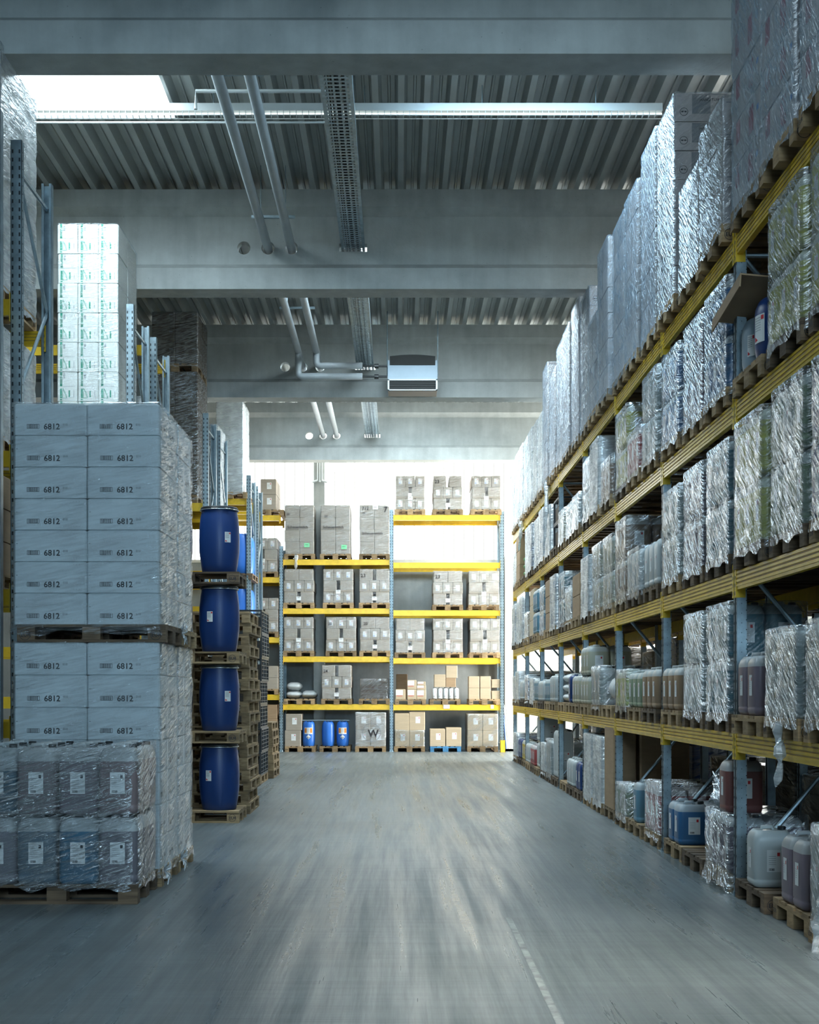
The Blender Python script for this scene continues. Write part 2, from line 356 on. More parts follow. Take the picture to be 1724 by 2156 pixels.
_tx = {}
def text(sx, size):
    key = (sx, size)
    if key not in _tx:
        cu = bpy.data.curves.new('t', 'FONT'); cu.body = sx; cu.size = size; cu.resolution_u = 2; cu.offset = .02 * size; cu.align_x = 'LEFT'
        o = bpy.data.objects.new('t', cu); COL.objects.link(o)
        me = bpy.data.meshes.new_from_object(o.evaluated_get(bpy.context.evaluated_depsgraph_get()))
        _tx[key] = ([tuple(v.co) for v in me.vertices], [tuple(p.vertices) for p in me.polygons])
        bpy.data.objects.remove(o); bpy.data.curves.remove(cu); bpy.data.meshes.remove(me)
    return _tx[key]
E = 0.0015
def T_front(x, y, z, rot=0.0):   # text plane -> faces -Y
    return Matrix.Translation((x, y - E, z)) @ Matrix.Rotation(PI / 2, 4, 'X') @ Matrix.Rotation(rot, 4, 'Z')
def T_right(x, y, z, rot=0.0):   # faces +X
    return Matrix.Translation((x + E, y, z)) @ Matrix.Rotation(PI / 2, 4, 'Z') @ Matrix.Rotation(PI / 2, 4, 'X') @ Matrix.Rotation(rot, 4, 'Z')
def T_left(x, y, z, rot=0.0):    # faces -X
    return Matrix.Translation((x - E, y, z)) @ Matrix.Rotation(-PI / 2, 4, 'Z') @ Matrix.Rotation(PI / 2, 4, 'X') @ Matrix.Rotation(rot, 4, 'Z')
def rect(mb, T, x0, x1, y0, y1, k, z=0.0):
    mb.add([T @ Vector(p) for p in ((x0, y0, z), (x1, y0, z), (x1, y1, z), (x0, y1, z))], [(0, 1, 2, 3)], k)
def ringp(mb, T, cx, cy, r, wd, k, n=24):
    vs = []
    for j in range(n):
        a = 2 * PI * j / n
        vs += [T @ Vector((cx + r * math.cos(a), cy + r * math.sin(a), 0)), T @ Vector((cx + (r - wd) * math.cos(a), cy + (r - wd) * math.sin(a), 0))]
    mb.add(vs, [(2 * j, 2 * ((j + 1) % n), 2 * ((j + 1) % n) + 1, 2 * j + 1) for j in range(n)], k)
def stroke(mb, T, pts, wd, k):
    for a, b in zip(pts, pts[1:]):
        a = Vector((a[0], a[1], 0)); b = Vector((b[0], b[1], 0)); t = (b - a)
        if t.length < 1e-6: continue
        t.normalize(); n = Vector((-t.y, t.x, 0)) * wd / 2
        mb.add([T @ (a - n), T @ (b - n), T @ (b + n), T @ (a + n)], [(0, 1, 2, 3)], k)

# ------------------------------------------------------------------ structure
X0, X1, Y0, Y1 = -14.0, 9.2, -12.0, 35.6
mb = MB(); mb.box(X0, X1, Y0, Y1 + .3, -0.2, 0, 'floor'); struct('floor', mb, label='scuffed polished concrete floor of the aisle')
mb = MB(); mb.box(0.75, 0.79, 5.0, 9.2, 0.0005, 0.0012, 'line'); o = struct('trim_1', mb, label='worn pale line on the floor')
# walls
mb = MB(); mb.box(X0 - .2, X0, Y0, Y1, 0, 9.4, 'wallp'); struct('wall_left', mb)
mb = MB(); mb.box(X1, X1 + .2, Y0, 30.6, 0, 9.4, 'wallp'); mb.box(X1, X1 + .2, 30.6, Y1, 4.7, 9.4, 'wallp'); mb.box(X1, X1 + .2, 35.4, Y1, 0, 4.7, 'wallp'); struct('wall_right', mb)
mb = MB(); mb.box(X0, X1, Y0 - .2, Y0, 0, 9.4, 'wallp'); struct('wall_rear', mb)
mb = MB(); mb.box(X0, X1, Y1, Y1 + .25, 0, WZ(1180, Y1), 'plinth'); mb.box(X0, -8, Y1, Y1 + .25, 5, 9.4, 'wallp'); mb.box(3.3, X1, Y1, Y1 + .25, 5, 9.4, 'wallp')
struct('wall_back', mb, label='grey concrete plinth wall behind the far racking')
# white painted pier right of the far racking
mb = MB(); mb.box(WX(1062, 35.4), 3.9, 35.3, 35.58, 0, 5.2, 'wallp'); struct('trim_2', mb, label='white wall strip right of the far racking')
# daylit glazing
mb = MB(); zb = WZ(1180, Y1)
mb.box(-8, 3.3, Y1 + .05, Y1 + .12, zb, 9.0, 'glaz')
pitch = 21.0 / F * Y1
x = WX(578, Y1)
while x > -8: x -= pitch
x += pitch
while x < 3.3:
    mb.box(x - .014, x + .014, Y1 + .03, Y1 + .06, zb, 9.0, 'joint'); x += pitch
mb.box(-8, 3.3, Y1 - .02, Y1 + .06, zb - .06, zb + .02, 'curb')
struct('window_1', mb, label='daylit profiled glass band across the back wall')
# column with conduits
mb = MB(); mb.box(WX(660, 35.2), WX(683, 35.2), 35.2, 35.58, 0, 8.9, 'conc'); o = struct('trim_3', mb, label='grey concrete column in front of the glass band')
cond = empty('cable_conduit', (WX(673, 35.15), 35.15, WZ(1012, 35.15)))
for i, dx in enumerate((-.06, 0.0, .06)):
    mb = MB(); mb.tube([(dx, 0, 0), (dx, 0, 2.0)], 0.018, 'lampw', 8); mb.tube([(dx, 0, 0), (dx + (i - 1) * .14, 0, -.04)], 0.03, 'lampw', 8); obj('conduit_pipe', mb, parent=cond)
tag(cond, 'white vertical conduits clipped to the concrete column by the glass band', 'conduit')
mb = MB(); mb.box(-3.1, 6.1, -11.97, -11.9, 4.55, 7.25, 'glow')  # unseen glowing pane added to go with the rear fill lamp
for x in range(-3, 7): mb.box(x - .03, x + .03, -11.9, -11.86, 4.5, 7.3, 'curb')
struct('window_30', mb, label='high glowing pane added in the rear wall as fill light')
# roof deck
PR = [(0, 0), (.075, 0), (.115, .15), (.185, .15), (.195, .132), (.215, .132), (.225, .15), (.275, .15)]
def deck_strip(mb, x0, x1, y0, y1, t=0.004):
    n0 = math.floor(x0 / .315); n1 = math.ceil(x1 / .315); pts = []
    for n in range(n0, n1 + 1):
        for (u, zz) in PR: pts.append((n * .315 + u, ROOF_Z + zz))
    pts = [p for p in pts if x0 <= p[0] <= x1]
    vs = []; fs = []
    for (x, z) in pts: vs += [(x, y0, z), (x, y1, z)]
    for i in range(len(pts) - 1): fs.append((2 * i, 2 * i + 2, 2 * i + 3, 2 * i + 1))
    mb.add(vs, fs, 'deck')
mb = MB()
ys = sorted(set([Y0, Y1] + [q for s in SKY for q in (s[2], s[3])]))
for a, b in zip(ys, ys[1:]):
    xs = sorted([(s[0], s[1]) for s in SKY if s[2] <= a + 1e-6 and s[3] >= b - 1e-6])
    c = X0
    for (h0, h1) in xs:
        deck_strip(mb, c, h0, a, b); c = h1
    deck_strip(mb, c, X1, a, b)
struct('ceiling', mb, label='trapezoidal steel roof deck')
for i, (x0, x1, y0, y1, p, c) in enumerate(SKY):
    mb = MB()
    for (a, b, cc, d) in ((x0 - .04, x0, y0 - .04, y1 + .04), (x1, x1 + .04, y0 - .04, y1 + .04), (x0, x1, y0 - .04, y0), (x0, x1, y1, y1 + .04)):
        mb.box(a, b, cc, d, ROOF_Z - .02, 9.34, 'curb')
    mb.box(x0 - .04, x1 + .04, y0 - .04, y1 + .04, 9.34, 9.37, 'glow')
    struct('window_%d' % (i + 2), mb, label='roof light with white curb')
# concrete girders with pipe holes
ZB = 7.366
def girder(name, y, holes, lab):
    Wd = 0.42; r = 0.13
    pr = [(0, ZB), (0, 7.67), (r, 7.76), (r, 8.45), (0, 8.55), (0, ROOF_Z), (Wd, ROOF_Z), (Wd, 8.55), (Wd - r, 8.45), (Wd - r, 7.76), (Wd, 7.67), (Wd, ZB)]
    pr = [(b, c) for b, c in pr]
    m = MB(); n = len(pr); vs = [(X0, y + a, z) for a, z in pr] + [(X1, y + a, z) for a, z in pr]
    fs = [(i, (i + 1) % n, n + (i + 1) % n, n + i) for i in range(n)] + [tuple(reversed(range(n))), tuple(range(n, 2 * n))]
    m.add(vs, [tuple(reversed(f)) for f in fs], 'conc')
    me = m.mesh(name)
    if holes:
        o = bpy.data.objects.new(name, me); COL.objects.link(o)
        c = MB()
        for hx in (-2.235, -1.885, -1.545): 
            c.rings([[(hx + .095 * math.cos(2 * PI * j / 24), yy, 8.0 + .095 * math.sin(2 * PI * j / 24)) for j in range(24)] for yy in (y - 1, y + 1.5)], 'conc')
        c.box(-.65 - .2, -.65 + .2, y - 1, y + 1.5, 7.945, 8.06, 'conc')
        co = bpy.data.objects.new('cutter', c.mesh('cutter')); COL.objects.link(co)
        import bmesh
        for oo in (o, co):
            bm = bmesh.new(); bm.from_mesh(oo.data); bmesh.ops.recalc_face_normals(bm, faces=bm.faces); bm.to_mesh(oo.data); bm.free()
        md = o.modifiers.new('b', 'BOOLEAN'); md.operation = 'DIFFERENCE'; md.object = co; md.solver = 'EXACT'
        bpy.context.view_layer.update()
        me2 = bpy.data.meshes.new_from_object(o.evaluated_get(bpy.context.evaluated_depsgraph_get()))
        bpy.data.objects.remove(o); bpy.data.objects.remove(co); me = me2; me.name = name
    struct(name, me, label=lab)
girder('trim_4', 11.96, False, 'nearest concrete roof girder across the top of the picture')
girder('trim_5', 18.96, True, 'second concrete roof girder with pipe holes')
girder('trim_6', 25.96, True, 'third concrete roof girder behind the heater')
girder('trim_7', 32.96, True, 'farthest concrete roof girder before the glass band')
girder('trim_8', 4.96, False, 'concrete roof girder above the camera')
girder('trim_9', -2.04, False, 'concrete roof girder behind the camera')
girder('trim_10', -9.04, False, 'rearmost concrete roof girder')

# ------------------------------------------------------------------ ceiling services
def lagged(name, pts, r, label, loc):
    t = empty(name, loc)
    m = MB(); m.tube([Vector(p) - Vector(loc) for p in pts], r, 'pipe', 16); o = obj('lagging', m.mesh('lagging', True), parent=t)
    tag(t, label, 'pipe', 'heating pipes under the roof'); return t
PZ = 8.0
def bend(pts, rad=.12, n=5):
    out = [Vector(pts[0])]
    for a, b, c in zip(pts, pts[1:], pts[2:]):
        a, b, c = Vector(a), Vector(b), Vector(c); d1 = (a - b).normalized(); d2 = (c - b).normalized()
        p1 = b + d1 * rad; p2 = b + d2 * rad
        for i in range(n + 1):
            t = i / n; out.append((1 - t) ** 2 * p1 + 2 * t * (1 - t) * b + t * t * p2)
    out.append(Vector(pts[-1])); return out
yb = 24.9
t = lagged('heating_pipe', [(-1.885, 3, PZ), (-1.885, 19, PZ), (-1.885, 33.5, PZ)], .062, 'left grey lagged pipe running under the roof through the girders', (-1.885, 3, PZ))
m = MB(); m.tube([p - Vector((-1.885, 3, PZ)) for p in bend([(-1.885, yb, PZ), (-1.885, yb - .02, WZ(793, yb)), (WX(763, yb), yb - .02, WZ(793, yb))], .1)], .062, 'pipe', 16); obj('branch_pipe', m.mesh('branch', True), parent=t)
m = MB(); q = Vector((-1.885, 3, PZ)); m.tube([Vector((WX(763, yb), yb, WZ(793, yb))) - q, Vector((WX(815, yb), yb, WZ(793, yb))) - q], .02, 'black', 8); m.tube([Vector((WX(788, yb), yb, WZ(793, yb))) - q, Vector((WX(797, yb), yb, WZ(793, yb))) - q], .045, 'black', 10); obj('valve', m, parent=t)
t = lagged('heating_pipe', [(-1.545, 3, PZ), (-1.545, 19, PZ), (-1.545, 33.5, PZ)], .062, 'right grey lagged pipe beside the cable tray, through the girders', (-1.545, 3, PZ))
q = Vector((-1.545, 3, PZ))
m = MB(); m.tube([p - q for p in bend([(-1.545, yb, PZ), (-1.545, yb - .02, WZ(771, yb)), (WX(763, yb), yb - .02, WZ(771, yb))], .1)], .062, 'pipe', 16); obj('branch_pipe', m.mesh('branch', True), parent=t)
m = MB(); m.tube([Vector((WX(763, yb), yb, WZ(771, yb))) - q, Vector((WX(815, yb), yb, WZ(771, yb))) - q], .02, 'black', 8); m.tube([Vector((WX(788, yb), yb, WZ(771, yb))) - q, Vector((WX(797, yb), yb, WZ(771, yb))) - q], .045, 'black', 10); obj('valve', m, parent=t)
# pipe hangers
for i, y in enumerate((13.9, 18.1, 22.4, 29.2)):
    t = empty('pipe_hanger', (-1.715, y, PZ))
    m = MB(); m.box(-.3, .3, -.02, .02, .075, .11, 'galv'); obj('cross_bar', m, parent=t)
    for dx in (-.17, .17):
        m = MB(); m.tube([(dx, 0, .1), (dx, 0, ROOF_Z - PZ)], .006, 'galv', 6); obj('rod', m, parent=t)
    tag(t, 'steel pipe hanger, %s from the camera along the two pipes' % ('first', 'second', 'third', 'fourth')[i], 'hanger', 'pipe hangers')
# cable tray
ty0, ty1 = 3.0, 33.3
t = empty('cable_tray', (-.65, ty0, 7.97)); ln = ty1 - ty0
for s_ in (-1, 1):
    m = MB(); m.box(s_ * .165 - .006, s_ * .165 + .006, 0, ln, 0, .07, 'galv'); m.box(s_ * .15 - .018, s_ * .15 + .018, 0, ln, -.002, .002, 'galv'); obj('side_rail', m, parent=t)
m = MB()
k = 0; y = 0.0
while y < ln:
    m.box(-.165, .165, y, y + .035, 0, .003, 'galv'); y += .085
for xx in (-.1, -.035, .035, .1): m.box(xx - .008, xx + .008, 0, ln, .0005, .0035, 'galv')
obj('perforated_floor', m, parent=t)
m = MB()
for xx, rr in ((-.1, .02), (-.05, .016), (.0, .024), (.07, .018)): m.tube([(xx, 0, .03), (xx, ln, .03)], rr, 'black', 6)
obj('cable_bundle', m, parent=t)
tag(t, 'galvanised perforated cable tray running under the roof through the girders', 'cable tray')
# long light fixture
LY = 15.7; LZ = WZ(233, LY); xa, xb = WX(80, LY) - 2.4, WX(1393, LY)
t = empty('strip_light', (0, LY, LZ))
m = MB(); m.rings([[(xx, -.055, -.015), (xx, .055, -.015), (xx, .05, .07), (xx, -.05, .07)] for xx in (xa, xb)], 'lampw'); obj('housing', m, parent=t)
m = MB()
x = xa
while x < xb - .05:
    m.box(x, x + .006, -.05, .05, -.075, -.018, 'lampw'); x += .075
m.box(xa, xb, -.055, -.05, -.078, -.07, 'lampw'); m.box(xa, xb, .05, .055, -.078, -.07, 'lampw'); m.box(xa, xb, -.055, -.05, -.022, -.015, 'lampw'); m.box(xa, xb, .05, .055, -.022, -.015, 'lampw')
obj('louvre', m, parent=t)
m = MB(); m.tube([(xa, 0, -.04), (xb, 0, -.04)], .013, 'tubeon', 8); obj('tube', m, parent=t)
for x in (-3.9, -2.2, -.4, 1.0, WX(1254, LY)):
    m = MB(); m.tube([(x, 0, .07), (x, 0, ROOF_Z - LZ - .001)], .005, 'galv', 6); obj('chain', m, parent=t)
tag(t, 'long white louvred strip light hanging below the roof deck', 'light')
t = empty('conduit_run', (0, 15.3, WZ(258, 15.3)))
m = MB(); m.tube([(xa, 0, 0), (WX(690, 15.3), 0, 0)], .012, 'lampw', 8); obj('conduit_pipe', m, parent=t); tag(t, 'thin white conduit below the strip light', 'conduit')
t = empty('conduit_run', (0, 14.6, WZ(192, 14.6)))
m = MB(); m.tube([(WX(412, 14.6), 0, -.2), (WX(412, 14.6), 0, 0), (WX(690, 14.6), 0, 0)], .02, 'lampw', 8); obj('conduit_pipe', m, parent=t); tag(t, 'thin white conduit above the strip light', 'conduit')
# heater
t = empty('unit_heater', (WX(868.5, yb), yb, WZ(822, yb)))
hw = .47
m = MB(); m.rings([[(xx, 0.0, 0), (xx, .5, 0), (xx, .5, .60), (xx, .12, .60), (xx, 0.0, .25)] for xx in (-hw, hw)], 'heater'); m.box(-hw + .01, hw - .01, .01, .49, -.006, -.001, 'black'); obj('casing', m, parent=t)
m = MB(); m.box(-hw + .03, hw - .03, -.004, 0.02, .015, .19, 'dark')
for i in range(4): m.box(-hw + .03, hw - .03, -.012, 0.0, .04 + i * .045, .046 + i * .045, 'black')
obj('air_outlet', m, parent=t)
m = MB()
for a in ((-hw, hw, -.01, .0, 0, .018), (-hw, hw, -.01, .0, .19, .21), (-hw, -hw + .03, -.01, 0, 0, .21), (hw - .03, hw, -.01, 0, 0, .21)): m.box(*a, 'lampw')
obj('outlet_frame', m, parent=t)
m = MB(); arc = [(-.43, .60), (.43, .60)]
pts = [(-.43, .12, .50), (.43, .12, .50), (.43, .1, .665)] + [(.43 - .86 * i / 12, .1, .665 + .03 * math.sin(PI * i / 12)) for i in range(1, 12)] + [(-.43, .1, .665)]
m.rings([[(p[0], yy, p[2]) for p in pts] for yy in (.07, .45)], 'dark'); obj('fan_intake', m, parent=t)
for s_ in (-1, 1):
    m = MB(); m.tube([(s_ * (hw + .01), .15, .3), (s_ * (hw + .01), .15, ROOF_Z - WZ(822, yb))], .012, 'galv', 6); obj('suspension_rod', m, parent=t)
tag(t, 'grey-blue unit heater hanging in front of the third girder', 'heater')

# ------------------------------------------------------------------ racks
_fm = {}
def post_mesh(h, dirx):
    """C-profile post: front plate faces dirx (-X aisle for the right rack) ; origin at front corner centre"""
    m = MB(); w = .1; dp = .075; tk = .004
    if dirx:   # face looks toward -X
        m.box(0, tk, -w / 2, w / 2, 0, h, 'galv'); m.box(0, dp, -w / 2, -w / 2 + tk, 0, h, 'galv'); m.box(0, dp, w / 2 - tk, w / 2, 0, h, 'galv')
        m.box(dp - tk, dp, -w / 2, -w / 2 + .025, 0, h, 'galv'); m.box(dp - tk, dp, w / 2 - .025, w / 2, 0, h, 'galv')
        m.box(-.002, .0, -.012, .012, 0, h, 'galvd')
        z = .08
        while z < h - .03:
            m.box(-.0015, .001, -.036, -.029, z - .01, z + .01, 'galvd'); m.box(-.0015, .001, .029, .036, z - .01, z + .01, 'galvd')
            m.box(.034, .039, -w / 2 - .0015, -w / 2, z - .003, z + .003, 'galvd'); m.box(dp - .006, dp + .001, -w / 2 - .0015, -w / 2 + .01, z + .02, z + .027, 'galvd')
            z += .075
    else:      # face looks toward -Y
        m.box(-w / 2, w / 2, 0, tk, 0, h, 'galv'); m.box(-w / 2, -w / 2 + tk, 0, dp, 0, h, 'galv'); m.box(w / 2 - tk, w / 2, 0, dp, 0, h, 'galv')
        m.box(-w / 2, -w / 2 + .025, dp - tk, dp, 0, h, 'galv'); m.box(w / 2 - .025, w / 2, dp - tk, dp, 0, h, 'galv')
        z = .08
        while z < h - .03:
            for q in (-.031, .031): m.box(q - .007, q + .007, -.002, .001, z - .017, z + .017, 'galvd')
            m.box(w / 2, w / 2 + .0015, .03, .04, z - .006, z + .006, 'galvd')
            z += .075
    return m.mesh('post')
def frame(x, y, h, along, label, group, depth=1.1, fh=None):
    """upright frame; along='X': frame depth runs along +X (right rack), 'Y': along +Y"""
    t = empty('upright_frame', (x, y, 0)); key = (h, along)
    hb = fh or h
    if key not in _fm:
        m2 = MB(); m2.box(-.03, .12, -.07, .07, 0, .008, 'galv'); m2.tube([(-.015, -.03, .008), (-.015, -.03, .035)], .01, 'galv', 8)
        _fm[key] = (post_mesh(h, along == 'X'), m2.mesh('base_plate'))
    pm, bm = _fm[key]
    for q in (0, 1):
        if along == 'X':
            o = obj('post', pm, (0, 0, 0) if q == 0 else (depth, 0, 0), 0 if q == 0 else PI, t); obj('base_plate', bm, (0, 0, 0) if q == 0 else (depth, 0, 0), 0 if q == 0 else PI, t)
        else:
            o = obj('post', pm, (0, 0, 0) if q == 0 else (0, depth, 0), 0 if q == 0 else PI, t); obj('base_plate', bm, (0, 0, 0) if q == 0 else (0, depth, 0), PI / 2 if q == 0 else -PI / 2, t)
    n = max(3, int(round((hb - .5) / 1.05))); step = (hb - .45) / n; a, b = .05, depth - .05
    for i in range(n):
        z0, z1 = .2 + i * step, .2 + (i + 1) * step
        u, v = (a, b) if i % 2 == 0 else (b, a)
        P = ((u, 0, z0), (v, 0, z1)) if along == 'X' else ((0, u, z0), (0, v, z1))
        m = MB(); m.tube(P, .018, 'galv', 8); obj('brace', m, parent=t)
    for z in (.2, hb - .25):
        P = ((a, 0, z), (b, 0, z)) if along == 'X' else ((0, a, z), (0, b, z))
        m = MB(); m.tube(P, .018, 'galv', 8); obj('brace', m, parent=t)
    tag(t, label, 'rack upright', group); return t
_bm = {}
def beam(x, y, ztop, ln, along, label, group, facing):
    """along='Y': beam runs +Y from (x,y) with grooved face toward facing(-1: -X, +1:+X). along='X': runs +X, face toward -Y/+Y"""
    H = .145; key = (round(ln, 3), along, facing)
    if key not in _bm:
        m = MB(); m.box(-.022, .022, .05, ln - .05, -H, 0, 'yel')
        for g in (-.03, -.062, -.094):
            m.box(-.0235 if facing < 0 else .0215, -.0215 if facing < 0 else .0235, .05, ln - .05, g - .004, g + .004, 'yeld')
        for g in (-.014, -.046, -.078, -.112):
            m.box(-.027 if facing < 0 else .022, -.022 if facing < 0 else .027, .05, ln - .05, g - .009, g + .009, 'yel')
        c = []
        for q in (0, 1):
            yy = .0 if q == 0 else ln
            cm = MB(); s0, s1 = (yy + .012, yy + .052) if q == 0 else (yy - .052, yy - .012)
            fx = -.03 if facing < 0 else .026
            cm.box(fx, fx + .004, s0, s1, -.205, .055, 'yel')
            e = yy + .051 if q == 0 else yy - .055
            cm.box(-.03, .045, e, e + .004, -.205, .055, 'yel')
            for zz in (-.17, -.11, -.05, .01): cm.box(fx - .001 if facing < 0 else fx + .003, fx + .0005 if facing < 0 else fx + .005, (s0 + s1) / 2 - .006, (s0 + s1) / 2 + .006, zz - .014, zz + .014, 'galvd')
            cm.tube([(.02, e - .004 if q == 0 else e + .002, -.19), (.02, e + .006, -.19)], .007, 'chrome', 8)
            c.append(cm.mesh('connector'))
        _bm[key] = (m.mesh('beam_profile'), c)
    bmh, c = _bm[key]
    t = empty('rack_beam', (x, y, ztop), 0 if along == 'Y' else -PI / 2)
    obj('beam_profile', bmh, parent=t)
    for q in c: obj('connector', q, parent=t)
    tag(t, label, 'rack beam', group); return t

ORD = ['nearest', 'second', 'third', 'fourth', 'fifth', 'sixth', 'seventh', 'eighth', 'farthest']
LV = ['floor', 'lowest beam', 'second beam', 'third beam', 'top beam']
SL = ['near', 'middle', 'far']
XR = 2.61
UY = [7.4 + 2.8 * i for i in range(9)]
LZs = [0.0, 1.255, 2.505, 3.815, 5.09]
for i, y in enumerate(UY):
    frame(XR, y, 5.95 if i else 5.95, 'X', 'galvanised upright frame of the right rack, %s from the camera' % ORD[i], 'right rack upright frames', fh=5.2)
for b in range(8):
    for l in range(1, 5):
        beam(XR + .02, UY[b], LZs[l], 2.8, 'Y', 'yellow aisle-side beam, right rack, %s bay, %s level' % (ORD[b], LV[l]), 'aisle-side beams of the right rack', -1)
        beam(XR + 1.08, UY[b], LZs[l], 2.8, 'Y', 'yellow rear beam, right rack, %s bay, %s level' % (ORD[b], LV[l]), 'rear beams of the right rack', 1)
# ------------------------------------------------------------------ pallets
PALS = {}
def pallet_parts():
    pr = []
    for y0, w_ in ((-.4, .145), (-.2225, .1), (-.0725, .145), (.1225, .1), (.255, .145)): pr.append(('deck_board', (-.6, .6, y0, y0 + w_, .122, .144)))
    for x0 in (-.6, -.0725, .455): pr.append(('cross_board', (x0, x0 + .145, -.4, .4, .1, .122)))
    for x0 in (-.6, -.0725, .455):
        for y0, w_ in ((-.4, .1), (-.0725, .145), (.3, .1)): pr.append(('block', (x0, x0 + .145, y0, y0 + w_, .022, .1)))
    for y0, w_ in ((-.4, .1), (-.0725, .145), (.3, .1)): pr.append(('bottom_board', (-.6, .6, y0, y0 + w_, 0, .022)))
    return pr
PP = pallet_parts()
def pal_marks(m, txt):
    if txt:
        for sx in (-.535, .52):
            T = T_front(sx - .035, -.4, .045); m.geo(text(txt, .045), T, 'ink'); ringp(m, T, .035, .015, .045, .004, 'ink', 16)
        T = T_left(-.6, .39, .045); m.geo(text(txt, .04), T, 'ink')
def pallet(x, y, z, rot, mat, label, group, detail=False, mark='EUR'):
    key = (mat, detail, mark)
    if not detail:
        if key not in PALS:
            m = MB()
            for n, b in PP: m.box(*b, mat)
            pal_marks(m, mark); PALS[key] = m.mesh('euro_pallet')
        o = obj('euro_pallet', PALS[key], (x, y, z), rot)
    else:
        if key not in PALS:
            PALS[key] = []
            for i, (n, b) in enumerate(PP):
                m = MB(); m.box(*b, mat)
                if n == 'block' and i == 8: pal_marks(m, mark)
                PALS[key].append((n, m.mesh(n)))
        o = empty('euro_pallet', (x, y, z), rot)
        for n, me in PALS[key]: obj(n, me, parent=o)
    tag(o, label, 'pallet', group); return o

# ------------------------------------------------------------------ cartons
CM = {}
def bar(m, T, x0, x1, y0, y1, k='ink', n=12):
    rect(m, T, x0, x1, y0, y0 + .003, k); rect(m, T, x0, x1, y1 - .003, y1, k); rect(m, T, x0, x0 + .003, y0, y1, k); rect(m, T, x1 - .003, x1, y0, y1, k)
    x = x0 + .008; rr = random.Random(3)
    while x < x1 - .01:
        w_ = rr.choice((.002, .003, .005)); rect(m, T, x, x + w_, y0, y1, k); x += w_ + rr.choice((.003, .005))
def label_paper(m, T, cx, cy, w_=.075, h_=.105, dot='red', blue=True):
    rect(m, T, cx - w_ / 2, cx + w_ / 2, cy - h_ / 2, cy + h_ / 2, 'paper')
    T2 = T @ Matrix.Translation((0, 0, .001))
    rect(m, T2, cx + w_ * .18, cx + w_ * .36, cy + h_ * .22, cy + h_ * .38, dot)
    if blue: rect(m, T2, cx - w_ * .4, cx - w_ * .05, cy - h_ * .4, cy - h_ * .27, 'blueink')
    for i in range(5): rect(m, T2, cx - w_ * .38, cx + w_ * .1, cy + h_ * (.2 - .09 * i), cy + h_ * (.2 - .09 * i) + .002, 'inkg')
